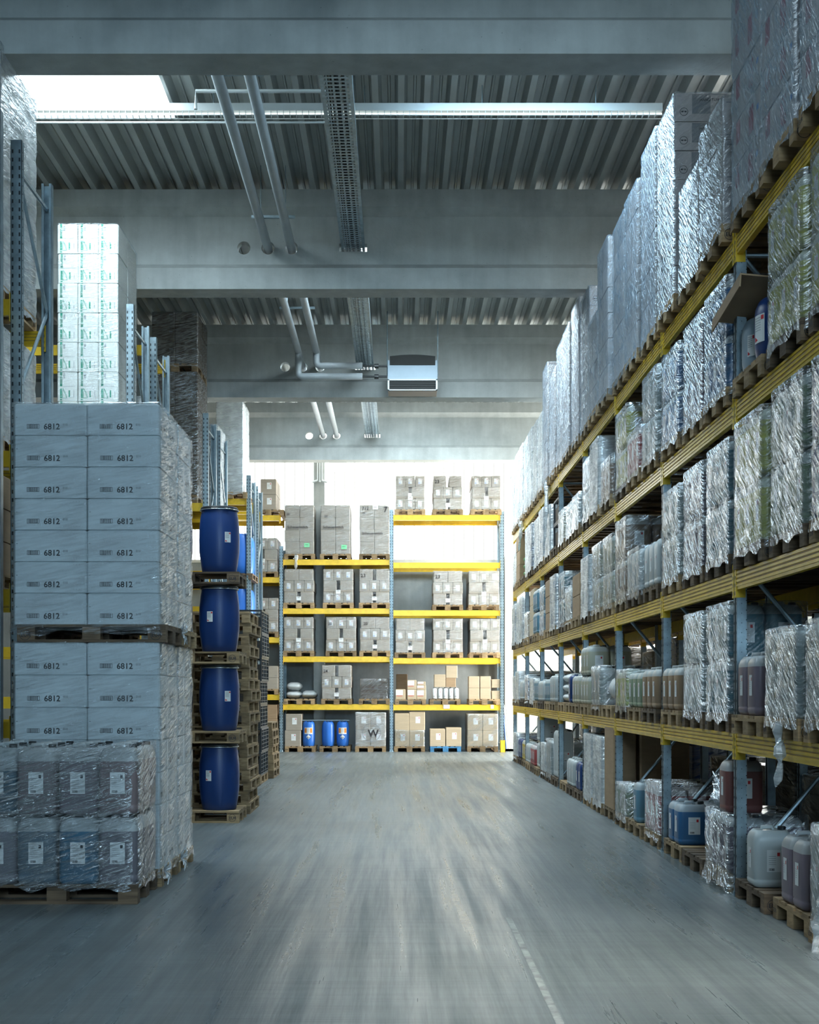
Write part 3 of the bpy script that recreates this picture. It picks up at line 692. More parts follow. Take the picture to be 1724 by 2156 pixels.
def carton(kind, w_, d, h):
    """w along X, d along Y, origin bottom centre"""
    key = (kind, w_, d, h)
    if key in CM: return CM[key]
    m = MB(); base = {'6812': 'white', 'green': 'whiteb', 'towel': 'lilac', 'rose': 'lilac', 'logo': 'lilac', 'brown': 'brown', 'tan': 'tan', 'dark': 'darkc', 'lab': 'greyc', 'grey': 'greyc', 'greyL': 'greyc',
                      'biglab': 'tan', 'biggrey': 'greyc', 'white': 'whiteb', 'browns': 'brown', 'small': 'tan'}.get(kind, 'greyc')
    m.bbox(-w_ / 2, w_ / 2, -d / 2, d / 2, 0, h - .002, base, min(.012, h * .06))
    FT = T_front(-w_ / 2, -d / 2, 0); RT = T_right(w_ / 2, -d / 2, 0); LT = T_left(-w_ / 2, d / 2, 0)
    # flap seam and tape on top, seam line under the lid
    m.box(-w_ / 2 + .01, w_ / 2 - .01, -.03, .03, h - .003, h - .001, 'tape')
    if kind == '6812':
        for T, wd in ((FT, w_), (RT, d)):
            o = wd * .18
            bar(m, T, o, o + .10, h * .2, h * .2 + .036)
            if wd > .5:
                m.geo(text('6812', .066), T @ Matrix.Translation((o + .135, h * .2 - .006, 0)), 'ink'); m.geo(text('010', .026), T @ Matrix.Translation((o + .29, h * .2 + .022, 0)), 'inkg')
                rect(m, T, wd * .03, wd * .05, h * .55, h * .565, 'ink')
                for q in (0, 1, 2): rect(m, T, wd * (.82 + q * .04), wd * (.82 + q * .04) + .004, h * .1, h * .1 + .004, 'ink'); rect(m, T, wd * (.82 + q * .04), wd * (.82 + q * .04) + .004, h * .88, h * .88 + .004, 'ink')
            else:
                m.geo(text('6812', .04), T @ Matrix.Translation((o + .12, h * .3, 0)), 'ink')
    elif kind == 'green':
        T = FT
        rect(m, T, .02, w_ - .03, h * .5, h * .5 + .002, 'inkg')
        for i in range(16): rect(m, T, .035, .065, h * .52 + i * h * .026, h * .52 + i * h * .026 + .006, 'green')
        rect(m, T, .035, .065, h * .5, h * .58, 'green'); rect(m, T, .035, .065, h * .9, h * .99, 'green'); rect(m, T, .035, .062, h * .1, h * .42, 'green'); rect(m, T, .035, .062, 0.01, h * .07, 'green')
        stroke(m, T, [(.068, h * .1), (.072, h * .44), (.12, h * .1), (.068, h * .1)], .006, 'green')
        stroke(m, T, [(.072, h * .42), (.11, h * .28), (.125, h * .12)], .004, 'green')
        rect(m, T, .145, .165, h * .12, h * .36, 'green'); rect(m, T, .21, .215, h * .12, h * .34, 'inkg')
        m.geo(text('7809', .035), T @ Matrix.Translation((.075, h * .95, 0)) @ Matrix.Rotation(-PI / 2, 4, 'Z'), 'inkg')
    elif kind == 'towel':
        for T, wd in ((FT, w_), (LT, d)):
            ringp(m, T, .085, h * .33, .038, .005, 'ink')
            for q in (-1, 1): rect(m, T, .085 + q * .014 - .01, .085 + q * .014 + .01, h * .31, h * .35, 'ink')
            rect(m, T, .06, .11, h * .35, h * .36, 'ink')
            rect(m, T, .02, .06, h * .9, h * .905, 'ink'); rect(m, T, .02, .055, h * .86, h * .865, 'ink'); rect(m, T, .02, .075, h * .06, h * .065, 'ink')
            if wd > .4:
                rect(m, T, .16, .33, h * .26, h * .93, 'inkg'); rect(m, T, .16, .47, h * .92, h * .935, 'inkg')
                T2 = T @ Matrix.Translation((.23, h * .7, .001)); m.geo(text('HAND TOWELS', .034), T2, 'ink')
                for q in range(4): rect(m, T, .38, .46, h * (.62 - q * .06), h * (.62 - q * .06) + .003, 'inkg')
    elif kind == 'rose':
        rect(m, LT, d * .12, d * .26, h * .45, h * .95, 'pink'); rect(m, LT, d * .58, d * .74, h * .2, h * .8, 'pink'); rect(m, LT, d * .47, d * .475, 0, h, 'inkg'); rect(m, LT, d * .85, d * .92, h * .5, h * .62, 'blueink')
        rect(m, FT, .02, .1, h * .9, h * .915, 'ink'); rect(m, FT, .02, .08, h * .85, h * .865, 'ink'); rect(m, FT, .02, .1, h * .06, h * .075, 'ink')
        ringp(m, FT, .16, h * .42, .05, .005, 'green'); stroke(m, FT, [(.145, h * .36), (.17, h * .5)], .02, 'green')
    elif kind == 'logo':
        for T in (FT, LT): rect(m, T, .03, .12, h * .86, h * .88, 'inkg'); rect(m, T, .03, .1, h * .1, h * .12, 'inkg')
        rect(m, LT, d / 2 - .004, d / 2 + .004, 0, h, 'seam')
    elif kind == 'lab':
        label_paper(m, FT, w_ / 2, h * .5, .1, .145)
        for q in (.1, .9): rect(m, FT, w_ * q - .006, w_ * q + .006, h * .6, h * .72, 'seam'); 
        rect(m, FT, w_ * .2, w_ * .8, h * .08, h * .12, 'inkg'); label_paper(m, RT, d / 2, h * .5, .1, .145)
    elif kind == 'grey':
        rect(m, FT, w_ * .8, w_ * .9, h * .12, h * .16, 'inkg')
    elif kind in ('biglab', 'biggrey'):
        label_paper(m, FT, w_ * .55, h * .55, .12, .17, blue=False)
    elif kind == 'dark':
        for T, wd in ((FT, w_), (RT, d)): rect(m, T, wd * .75, wd * .92, h * .82, h * .88, 'inkg')
    elif kind == 'small':
        rect(m, FT, .01, w_ * .75, h * .4, h * .92, 'paper'); rect(m, FT, w_ * .1, w_ * .7, h * .3, h * .35, 'red')
    elif kind == 'white':
        rect(m, RT, .03, .06, h * .2, h * .8, 'inkg')
    CM[key] = m.mesh('carton'); return CM[key]

# ------------------------------------------------------------------ film shells
FM = {}
def film(w_, d, h, layers, mat, seed, skirt=.05, round_=.03, amp=.012, flare=0.0, top=True):
    key = (w_, d, h, layers, mat, seed, skirt, round_, amp, flare)
    if key in FM: return FM[key]
    NC = 5; ring = []
    a, b = w_ / 2 + .008, d / 2 + .008; r = max(round_, .015)
    def seg(p, q, n): return [(p[0] + (q[0] - p[0]) * i / n, p[1] + (q[1] - p[1]) * i / n) for i in range(n)]
    nx, ny = max(4, int(w_ / .07)), max(4, int(d / .07))
    cs = [(a - r, -b + r, -PI / 2), (a - r, b - r, 0), (-a + r, b - r, PI / 2), (-a + r, -b + r, PI)]
    ends = [((-a + r, -b), (a - r, -b), nx), ((a, -b + r), (a, b - r), ny), ((a - r, b), (-a + r, b), nx), ((-a, b - r), (-a, -b + r), ny)]
    for i in range(4):
        ring += seg(*ends[i]); cx, cy_, a0 = cs[i]
        for j in range(NC): an = a0 + (PI / 2) * j / NC; ring.append((cx + r * math.cos(an), cy_ + r * math.sin(an)))
    rows = []; nz = max(8, int(h / .06))
    zs = [-skirt + (h + skirt) * i / nz for i in range(nz + 1)]
    lh = h / layers
    for z in zs:
        ph = (z % lh) / lh if z > 0 else .5
        pin = -0.012 * (max(0, 1 - min(ph, 1 - ph) / .12)) if 0 < z < h * .98 else 0
        fl = flare * max(0, 1 - (z + skirt) / .12)
        row = []
        for (x, y) in ring:
            ln_ = math.hypot(x, y); nx_, ny_ = x / ln_, y / ln_
            q = noise.noise(Vector((x * 4 + seed * 9.1, y * 4, z * 7))) * amp + noise.noise(Vector((x * 13 + seed, y * 13 + z * 9, z * 22))) * amp * .5
            o_ = pin + abs(q) + fl
            zz = z + (noise.noise(Vector((x * 6, y * 6 + seed, 1))) * .05 if z < 0 else 0)
            row.append((x + nx_ * o_, y + ny_ * o_, zz))
        rows.append(row)
    if top:
        for s_, dz in ((.985, .008), (.9, .012), (.55, .01), (.1, .006)):
            rows.append([(x * s_, y * s_, h + dz + noise.noise(Vector((x * 9 + seed, y * 9, 3))) * .008) for (x, y) in ring])
    m = MB(); m.rings(rows, mat, False, top); FM[key] = m.mesh('stretch_film', True); return FM[key]

# ------------------------------------------------------------------ canisters, drums
CN = {}
def can_mesh(w_, d, h, r=.035):
    """jerrycan body, w along X, d along Y; origin bottom centre"""
    key = (w_, d, h)
    if key in CN: return CN[key]
    def ringz(z, ins, rr):
        a, b = w_ / 2 - ins, d / 2 - ins; rr = min(rr, a * .95, b * .95); out = []
        for cx, cy_, a0 in ((a - rr, -b + rr, -PI / 2), (a - rr, b - rr, 0), (-a + rr, b - rr, PI / 2), (-a + rr, -b + rr, PI)):
            for j in range(6): an = a0 + (PI / 2) * j / 5; out.append((cx + rr * math.cos(an), cy_ + rr * math.sin(an), z))
        return out
    m = MB(); sh = min(.09, h * .18)
    pf = [(0, .03, r), (.006, .012, r), (.03, .001, r + .01), (.12 * h, 0, r + .01), (.13 * h, .003, r + .01), (.15 * h, 0, r + .01), (h - sh - .03, 0, r + .01), (h - sh, .002, r + .01), (h - sh * .6, .012, r + .02), (h - sh * .3, .03, r + .025), (h - .028, .055, r + .02)]
    m.rings([ringz(z, i, q) for z, i, q in pf], 'can', True, True)
    body = m.mesh('body', True)
    hm = MB()   # moulded handle
    L_ = max(w_, d) * .5; along = Vector((1, 0, 0)) if w_ >= d else Vector((0, 1, 0))
    P = [along * (-L_ * .45) + Vector((0, 0, h - .04)), along * (-L_ * .4) + Vector((0, 0, h - .008)), along * (L_ * .1) + Vector((0, 0, h - .004)), along * (L_ * .2) + Vector((0, 0, h - .04))]
    hm.tube(P, .016, 'can', 8)
    cm = MB(); c = along * (L_ * .62); cm.lathe([(.03, h - .035), (.03, h - .004), (.026, h)], 'black', 14, (c.x, c.y))
    lm = MB(); T = T_front(0, -d / 2 - .001, 0); label_paper(lm, T, 0, h * .45, min(.11, w_ * .42), .16, 'ink' if h == .52 else 'red', blue=False)
    bar(lm, T @ Matrix.Translation((0, 0, .0015)), -.04, 0.0, h * .45 - .07, h * .45 - .055)
    T = T_left(-w_ / 2 - .001, 0, 0); label_paper(lm, T, 0, h * .48, min(.075, d * .34), .15, blue=False)
    CN[key] = (body, hm.mesh('handle', True), cm.mesh('cap'), lm.mesh('label_sticker')); return CN[key]
def canister(x, y, z, w_, d, h, col, lvl, label, group, parent=None, rz=0.0):
    b, hd, cp, lb = can_mesh(w_, d, h)
    o = empty('jerrycan', (x, y, z), rz)
    if parent is not None: o.parent = parent; o.location = Vector((x, y, z)) - parent.location
    for n, me in (('body', b), ('handle', hd), ('cap', cp), ('label_sticker', lb)):
        c = obj(n, me, parent=o)
        c.color = (col[0], col[1], col[2], lvl if n == 'body' else 0.0)
    if parent is None: tag(o, label, 'jerrycan', group)
    return o
def drum_mesh(r, h, mat, style):
    key = ('drum', r, h, mat, style)
    if key in CN: return CN[key]
    m = MB(); parts = []
    if style == 'clamp':
        m.lathe([(r * .80, 0), (r * .84, .01), (r * .90, h * .12), (r * .985, h * .32), (r, h * .5), (r * .985, h * .68), (r * .93, h * .85), (r * .88, h * .93), (r * .88, h * .955)], mat, 40)
        l = MB(); l.lathe([(r * .86, h * .955), (r * .93, h * .96), (r * .93, h * .985), (r * .88, h)], 'black', 36); parts.append(('lid', l.mesh('lid', True)))
        c = MB(); n = 36
        c.tube([(r * .93 * math.cos(2 * PI * j / n), r * .93 * math.sin(2 * PI * j / n), h * .952) for j in range(n + 1)], .009, 'chrome', 6, False); c.box(.02, .12, -r * .97 - .012, -r * .93, h * .945, h * .96, 'chrome', Matrix.Rotation(.3, 4, 'Z')); parts.append(('clamp_ring', c.mesh('clamp_ring', True)))
    else:
        m.lathe([(r * .84, 0), (r * .92, .02), (r * .985, h * .2), (r, h * .35), (r, h * .7), (r * .96, h * .84), (r * .88, h * .93), (r * .8, h * .97), (r * .72, h * .965)], mat, 32)
        c = MB()
        for s_ in (-1, 1): c.lathe([(.03, h * .96), (.03, h)], mat, 10, (s_ * r * .5, 0))
        c.box(-.012, .012, -r * .9, r * .9, h * .955, h * .99, mat); parts.append(('bung', c.mesh('bung')))
    CN[key] = (m.mesh('body', True), parts); return CN[key]
def curved_label(r, z0, z1, a0, w_, kind):
    m = MB(); n = 6; da = w_ / r
    def P(u, z, off): an = a0 - da / 2 + da * u; return (off * math.cos(an), off * math.sin(an), z)
    def patch(u0, u1, za, zb_, k, off):
        vs = []; 
        for i in range(n + 1):
            u = u0 + (u1 - u0) * i / n; vs += [P(u, za, off), P(u, zb_, off)]
        m.add(vs, [(2 * i, 2 * i + 2, 2 * i + 3, 2 * i + 1) for i in range(n)], k)
    H = z1 - z0
    patch(0, 1, z0, z1, 'paper', r + .003)
    if kind == 'haz':
        patch(.72, .95, z1 - H * .2, z1 - H * .05, 'red', r + .005)
        for i in range(6): patch(.1, .7, z1 - H * (.12 + .09 * i), z1 - H * (.12 + .09 * i) + .003, 'inkg', r + .005)
        vs = [P(.08, z0 + H * .05, r + .005), P(.08, z0 + H * .24, r + .005), P(.42, z0 + H * .1, r + .005)]; m.add(vs, [(0, 1, 2)], 'red')
    else:
        patch(.03, .3, z0 + H * .2, z1 - H * .1, 'orange', r + .005); patch(.7, .97, z0 + H * .2, z1 - H * .1, 'orange', r + .005)
        for i in range(5): patch(.36, .64, z1 - H * (.2 + .12 * i), z1 - H * (.2 + .12 * i) + .003, 'inkg', r + .005)
        # corrosive diamond
        zc = z0 - H * .42; s_ = H * .36
        def D(k, off, sc_, zf=lambda z: z):
            vs = [P(.5, zc - s_ * sc_, off), P(.5 + s_ * sc_ / w_, zc, off), P(.5, zc + s_ * sc_, off), P(.5 - s_ * sc_ / w_, zc, off)]; m.add(vs, [(0, 1, 2, 3)], k)
        D('paper', r + .004, 1.0)
        m.add([P(.5, zc - s_ * .75, r + .006), P(.5 + s_ * .7 / w_, zc - s_ * .02, r + .006), P(.5 - s_ * .7 / w_, zc - s_ * .02, r + .006)], [(0, 1, 2)], 'ink')
    return m
def drum(x, y, z, r, h, mat, style, label, group, lab=None):
    b, ps = drum_mesh(r, h, mat, style); o = empty('plastic_drum', (x, y, z))
    obj('body', b, parent=o)
    for n, me in ps: obj(n, me, parent=o)
    if lab:
        an, zc, kind, ww, hh = lab
        obj('label_sticker', curved_label(r * (1.0 if style == 'clamp' else 1.0), zc - hh / 2, zc + hh / 2, an, ww, kind), parent=o)
    tag(o, label, 'drum', group); return o

# ------------------------------------------------------------------ LEFT FOREGROUND
XL = -1.905
def load(lab, grp, loc):
    t = empty('wrapped_load', loc); tag(t, lab, 'wrapped load', grp); return t
def box_in(t, me, loc):
    o = obj('carton', me, Vector(loc) - t.location, parent=t); return o
def wrapped6812(x_r, y_f, z, label, layers, lh, seed):
    """pallet 1.2 along X"""
    xc = x_r - .6; yc = y_f + .4
    t = load('white wrapped load of cartons printed 6812, %s' % label, 'wrapped 6812 loads', (xc, yc, z + .144))
    for l in range(layers):
        for cx in (0, 1):
            for cyy in (0, 1):
                box_in(t, carton('6812', .585, .385, lh), (xc - .295 + cx * .59 + R.uniform(-.003, .003), yc - .195 + cyy * .39, z + .144 + l * lh))
    obj('stretch_film', film(1.19, .785, layers * lh, layers, 'filmx', seed, .07, .03, .012, .02), parent=t)
zt = 1.975
for k, (yf, nm) in enumerate(((10.63, 'front'), (11.46, 'rear'))):
    for j, (z, lh) in enumerate(((0, .2615), (zt, .255))):
        nn = '%s pallet, %s tier' % (nm, ('lower', 'upper')[j])
        pallet(XL - .6 + .03 * (j), yf + .4, z, 0, 'woodd' if (k == 0 and j == 1) else 'wood', 'euro pallet under the 6812 cartons, %s' % nn, 'pallets of the 6812 loads', True, 'EUR')
        wrapped6812(XL - .01, yf, z, nn, 7, lh, k * 2 + j + 1)
# tied film knots at the edge of the upper loads
for i, (y, z) in enumerate(((11.44, 2.08), (11.44, .13), (10.62, .13))):
    m = MB()
    for q in range(9):
        an = q * .7; m.tube([(0, 0, 0), (.03 + .02 * math.cos(an), .06 * math.sin(an), .05 * math.cos(an * 1.7)), (.04, .11 * math.sin(an), .1 * math.cos(an * 1.7))], [.004, .01, .003], 'filmw', 6)
    o = obj('film_knot', m, (XL + .02, y, z)); tag(o, 'twisted white film knot at the %s pallet corner of the 6812 loads' % ('upper middle', 'lower middle', 'lower front')[i], 'film knot')
# canister pallet in front
cy0 = 9.76
pallet(-2.53, cy0 + .4, 0, 0, 'woodd', 'dark worn pallet under the wrapped jerrycans at the left front', 'foreground pallets', True, None)
TCAN = load('wall of large jerrycans under streaky film, left front', None, (-2.53, cy0 + .4, .144))
LIQ = [[(.24, .235, .27), (.16, .22, .27), (.08, .20, .30), (.22, .21, .24)], [(.10, .17, .22), (.27, .23, .24), (.24, .21, .235), (.30, .23, .235)]]
xs4 = [-2.98, -2.685, -2.375, -2.08]
for l in range(2):
    for i in range(4):
        for r_ in range(3):
            col = LIQ[l][i]; lv = .80 if not (l == 1 and i == 0) else .66
            canister(xs4[i], cy0 + .135 + r_ * .262, .144 + l * .52, .292, .255, .52, col, lv,
                     'large jerrycan, %s layer, %s column, %s row, wrapped left front pallet' % (('lower', 'upper')[l], ('leftmost', 'second', 'third', 'rightmost')[i], ('front', 'middle', 'back')[r_]), None, TCAN)
obj('stretch_film', film(1.19, .785, 1.05, 2, 'filmf', 11, .03, .09, .016, .0, False), parent=TCAN)
# drum tower
yd = 15.77
for k in range(4):
    z = .955 * k
    pallet(XL - .6, yd + .4, z, 0, 'woodd' if k == 3 else 'wood', 'euro pallet under the %s tier of the blue drum tower' % ('bottom', 'second', 'third', 'top')[k], 'pallets of the blue drum tower', True, 'EUR')
    for i, (dx, dy) in enumerate(((-.27, .27), (-.84, .27), (-.27, .0), (-.84, .0))):
        if i >= 2: continue
        an = (-PI / 2 + .55, -PI / 2 - .35, -PI / 2 + .55, -PI / 2 - .42)[3 - k]
        drum(XL + dx, yd + dy, z + .144, .245, .80, 'bluep', 'clamp', '%s blue drum with black lid, %s tier of the drum tower' % (('right', 'left')[i], ('bottom', 'second', 'third', 'top')[k]), 'blue drums of the tower', (an, .42, 'haz', .075, .125) if i == 0 else None)
    # stack reaches behind with one more drum
drum(WX(540, 17.0) - .0, 17.0, 2.75, .01, .01, 'bluep', 'x', 'x', 'x') if False else None
# pallet stack behind the drums
for k in range(18):
    dx = R.uniform(-.025, .025)
    pallet(XL - .4 + dx, 17.5 + R.uniform(-.03, .03), .1445 * k, PI / 2 + R.uniform(-.02, .02), 'wood', 'empty pallet number %d from the floor in the tall pallet stack' % (k + 1), 'tall stack of empty pallets', True, None)
# black folded crates stack further back
def crate_mesh(w_, d, h):
    m = MB(); t_ = .03
    for x in (-w_ / 2, w_ / 2 - t_):
        for y in (-d / 2, d / 2 - t_): m.box(x, x + t_, y, y + t_, 0, h, 'crate')
    for z in (0, h - .03):
        m.box(-w_ / 2, w_ / 2, -d / 2, -d / 2 + t_, z, z + .03, 'crate'); m.box(-w_ / 2, w_ / 2, d / 2 - t_, d / 2, z, z + .03, 'crate')
        m.box(-w_ / 2, -w_ / 2 + t_, -d / 2, d / 2, z, z + .03, 'crate'); m.box(w_ / 2 - t_, w_ / 2, -d / 2, d / 2, z, z + .03, 'crate')
    for i in range(1, 12):
        y = -d / 2 + d * i / 12; m.box(w_ / 2 - .012, w_ / 2, y - .004, y + .004, 0, h, 'chrome' if i % 4 == 0 else 'crate')
        x = -w_ / 2 + w_ * i / 12; m.box(x - .004, x + .004, -d / 2, -d / 2 + .012, 0, h, 'crate')
    for i in range(1, 6):
        z = h * i / 6; m.box(w_ / 2 - .01, w_ / 2 + .001, -d / 2, d / 2, z - .004, z + .004, 'crate'); m.box(-w_ / 2, w_ / 2, -d / 2 - .001, -d / 2 + .01, z - .004, z + .004, 'crate')
    m.box(-w_ / 2 + .03, w_ / 2 - .03, -d / 2 + .03, d / 2 - .03, 0, h * .7, 'darkc')
    return m.mesh('wire_crate')
crm = crate_mesh(.8, 1.2, .4)
pallet(-2.72, 22.9, 0, PI / 2, 'wood', 'pallet under the black wire crates behind the pallet stack', 'left aisle pallets', False, None)
for k in range(7):
    o = obj('wire_crate', crm, (-2.72 + R.uniform(-.02, .02), 22.9, .144 + k * .402)); tag(o, 'black wire mesh crate number %d from the bottom behind the pallet stack' % (k + 1), 'crate', 'stacked black wire crates')
for k in range(7):
    pallet(-2.66 + R.uniform(-.02, .02), 24.4, .1445 * k, PI / 2, 'wood', 'empty pallet number %d from the floor behind the black crates' % (k + 1), 'short stack of empty pallets', False, None)

# ------------------------------------------------------------------ LEFT RACK ROWS
XF = -3.45
rows_y = [10.25, 11.9, 16.95, 18.54, 23.6, 25.2, 30.4, 32.0]
for i, y in enumerate(rows_y):
    frame(XF, y, 6.56, 'Y', 'galvanised end frame of the %s left rack row from the camera' % (ORD + ['last'])[i], 'end frames of the left rack rows')
    frame(XF - 2.8, y, 6.56, 'Y', 'galvanised inner frame of the %s left rack row from the camera' % (ORD + ['last'])[i], 'inner frames of the left rack rows')
RB = {0: (1.3, 2.5, 3.75, 5.1), 1: (1.3, 2.5, 3.75, 5.12), 2: (1.5, 2.9, 4.4), 3: (2.2, 4.3, 6.45), 4: (1.5, 3.0, 4.95), 5: (1.5, 3.2, 4.95), 6: (1.5, 2.9, 4.15, 6.02), 7: (1.5, 2.9, 4.5, 6.02)}
for i, y in enumerate(rows_y):
    for l, z in enumerate(RB[i]):
        beam(XF - 2.8, y + .02, z, 2.8, 'X', 'yellow front beam, %s left rack row, beam level %d' % ((ORD + ['last'])[i], l + 1), 'left rack front beams', -1)
        beam(XF - 2.8, y + 1.08, z, 2.8, 'X', 'yellow rear beam, %s left rack row, beam level %d' % ((ORD + ['last'])[i], l + 1), 'left rack rear beams', 1)
def stack(x, y, z, w_, d, kind, ncx, ncy, nl, lh, fm, lab, grp, seed=1, pal='wood', prot=0.0, detail=False, mark=None, skirt=.06, palletz=True, jit=.004):
    """pallet with carton grid and film; (x,y) centre, z support height; w_ along X, d along Y"""
    if palletz: pallet(x, y, z, prot, pal, 'pallet under the ' + lab, grp + ' pallets', detail, mark)
    cw, cd = w_ / ncx, d / ncy
    t = load(lab, grp, (x, y, z + .144)) if fm else None
    for l in range(nl):
        for i in range(ncx):
            for j in range(ncy):
                loc = (x - w_ / 2 + cw * (i + .5) + R.uniform(-jit, jit), y - d / 2 + cd * (j + .5) + R.uniform(-jit, jit), z + .144 + l * lh)
                me = carton(kind, round(cw - .006, 3), round(cd - .006, 3), lh)
                if t: box_in(t, me, loc); continue
                o = obj('carton', me, loc)
                pos = ''
                if ncx > 1: pos += ' ' + (('left', 'right') if ncx == 2 else ('left', 'middle', 'right'))[min(i, 2)]
                if ncy > 1: pos += ' ' + (('front', 'back') if ncy == 2 else ('front', 'middle', 'back'))[min(j, 2)]
                tag(o, 'carton%s, layer %d from bottom, %s' % (pos, l + 1, lab), 'carton', grp)
    if fm: obj('stretch_film', film(w_, d, round(nl * lh, 3), nl, fm, seed, skirt, .03, .014), parent=t)
    return t
xs_ = -3.98
stack(xs_, 12.45, 5.12, .79, 1.19, 'white', 1, 2, 7, .31, 'filmw', 'tall blue-white load, upper left corner', 'tall corner load', 21, prot=PI / 2, mark='EUR')
stack(xs_, 12.45, 3.75, .79, 1.15, 'white', 1, 2, 3, .33, 'filmw', 'white load under the upper left corner load', 'second corner load', 22, prot=PI / 2)
stack(xs_, 12.45, 2.5, .79, 1.15, 'brown', 1, 2, 3, .3, None, 'brown load behind the 6812 cartons', 'third corner load', 23, prot=PI / 2)
stack(xs_, 17.5, 4.4, .785, 1.19, 'green', 3, 2, 8, .379, 'film6', 'tall stack of green-printed white cartons', 'green-printed cartons', 24, prot=PI / 2)
stack(xs_ - .02, 24.2, 4.95, .82, 1.19, 'dark', 2, 2, 7, .315, 'filml', 'dark brown stack, lower part', 'dark brown cartons', 26, prot=PI / 2)
stack(xs_ - .02, 24.2, 4.95 + .144 + 7 * .315 + .004, .82, 1.19, 'dark', 2, 2, 3, .31, 'filml', 'dark brown stack, upper part', 'dark brown cartons on top', 27, prot=PI / 2)
stack(xs_ + .1, 30.95, 6.02, .62, 1.19, 'white', 2, 2, 8, .26, 'filmw', 'white load before the glass band', 'white cartons before the glass band', 28, prot=PI / 2)
stack(xs_ + .12, 25.8, 4.95, .79, 1.1, 'white', 1, 2, 5, .32, 'filmw', 'white load behind the dark brown stack', 'white load behind dark stack', 29, prot=PI / 2)
stack(xs_, 19.1, 4.3, .79, 1.1, 'white', 1, 2, 4, .32, 'filmw', 'white load behind the green-printed stack', 'load behind green stack', 30, prot=PI / 2)
for k, z in enumerate((2.9, 4.15)):
    pallet(-3.75, 30.95, z, PI / 2, 'woodd', 'dark pallet under the far left blue drums, %s' % ('lower', 'upper')[k], 'far left drum pallets')
    for q, dy in enumerate((-.3, .3)):
        drum(-3.68, 30.95 + dy, z + .144, .28, .95, 'bluel', 'bung', 'blue drum on the far left rack, %s level, %s' % (('lower', 'upper')[k], ('front', 'back')[q]), 'blue drums on the far left rack')

# ------------------------------------------------------------------ BACK RACK
DB = 34.25
BX = [WX(361, DB), WX(592, DB) - 0.0, WX(824, DB), WX(1057, DB)]
bh = [6.9, 5.35, 6.3, 6.3]
for i, x in enumerate(BX):
    frame(x, DB, (6.3, 5.35, 6.3, 6.25)[i], 'Y', 'galvanised upright frame of the far rack, %s from the left' % ('first', 'second', 'third', 'fourth')[i], 'far rack upright frames')
LB = {0: (1.49, 2.98, 4.54, 6.15), 1: (1.235, 2.48, 3.73, 5.0), 2: (1.225, 2.44, 3.68, 4.92, 6.16)}
for b in range(3):
    for l, z in enumerate(LB[b]):
        for q, yy in enumerate((DB + .02, DB + 1.08)):
            beam(BX[b], yy, z, BX[b + 1] - BX[b], 'X', 'yellow %s beam, far rack, %s bay, beam level %d' % (('front', 'rear')[q], ('left', 'middle', 'right')[b], l + 1), 'far rack beams', -1 if q == 0 else 1)
YC = DB + .58
def bstack(px0, px1, z, lay, lab, texts=(), pal='wood', mark=None, pw=None):
    x0, x1 = WX(px0, DB), WX(px1, DB); x = (x0 + x1) / 2; wd = x1 - x0
    pallet(x, YC, z, PI / 2, pal, 'pallet under the ' + lab, 'far rack pallets', False, None)
    lh = .292
    t = load('grey carton ' + lab, 'wrapped loads on the far rack', (x, YC, z + .144))
    for l, c in enumerate(lay):
        zz = z + .144 + l * lh
        if c == 'L':
            cells = [(x0 + wd * (i + .5) / 3, wd / 3 - .004, 'lab') for i in range(3)]
        elif c == 'G':
            g = .085; cw = (wd - .02 - g) / 2; cells = [(x0 + .01 + cw / 2, cw, 'grey'), (x1 - .01 - cw / 2, cw, 'grey')]
        else:
            cw = (wd - .06) / 2; cells = [(x0 + .03 + cw / 2, cw, 'grey'), (x1 - .03 - cw / 2, cw, 'grey')]
        for i, (cx, cw, kd) in enumerate(cells):
            for j in range(2):
                box_in(t, carton(kd, round(cw, 3), .58, .29), (cx + R.uniform(-.004, .004), YC - .3 + j * .59, zz))
    for (s_, tx, tz, size) in texts:
        m = MB(); m.geo(text(s_, size), T_front(0, 0, 0), 'ink'); obj('handwriting', m, Vector((x0 + tx, YC - .63, z + .144 + tz)) - t.location, parent=t)
    m_ = film(round(wd - .02, 2), 1.17, round(len(lay) * lh, 3), len(lay), 'film6', 40 + int(px0) % 3, .03, .02, .008)
    obj('stretch_film', m_, parent=t)
    # white delivery note
    if 'G' in lay:
        m = MB(); rect(m, T_front(0, 0, 0), -.06, .06, 0, .1, 'paper'); rect(m, T_front(0, -.001, 0), -.03, .03, .07, .08, 'ink'); gl = lay.index('G')
        obj('delivery_note', m, Vector((x, YC - .618, z + .144 + gl * lh + (.06 if gl == 0 else -.06))) - t.location, parent=t)
b5, b4, b3, b2 = LB[1][3], LB[1][2], LB[1][1], LB[1][0]
bstack(597, 661, b4, 'GLP', 'left load, middle bay, third beam')
bstack(680, 744, b4, 'LGL', 'centre load, middle bay, third beam')
bstack(756, 820, b4, 'GLG', 'right load, middle bay, third beam', [('23', .04, .66, .13)])
bstack(597, 660, b3, 'LGL', 'left load, middle bay, second beam')
bstack(686, 750, b3, 'LGL', 'centre load, middle bay, second beam', [('20', .06, .67, .1)])
bstack(757, 821, b3, 'GLP', 'right load, middle bay, second beam', [("20'", .1, .67, .11)])
bstack(677, 740, b2, 'GLG', 'centre load, middle bay, lowest beam', [('24', .05, .68, .11)])
c6, c4, c3, c2 = 6.16, 3.68, 2.44, 1.225
bstack(833, 894, c6, 'LGL', 'left load on top of the right bay')
bstack(912, 973, c6, 'GLG', 'centre load on top of the right bay', [('23', .03, .67, .13)])
bstack(993, 1054, c6, 'LGL', 'right load on top of the right bay')
bstack(911, 974, c4, 'GLP', 'centre load, right bay, third beam', [('23', .06, .68, .13)])
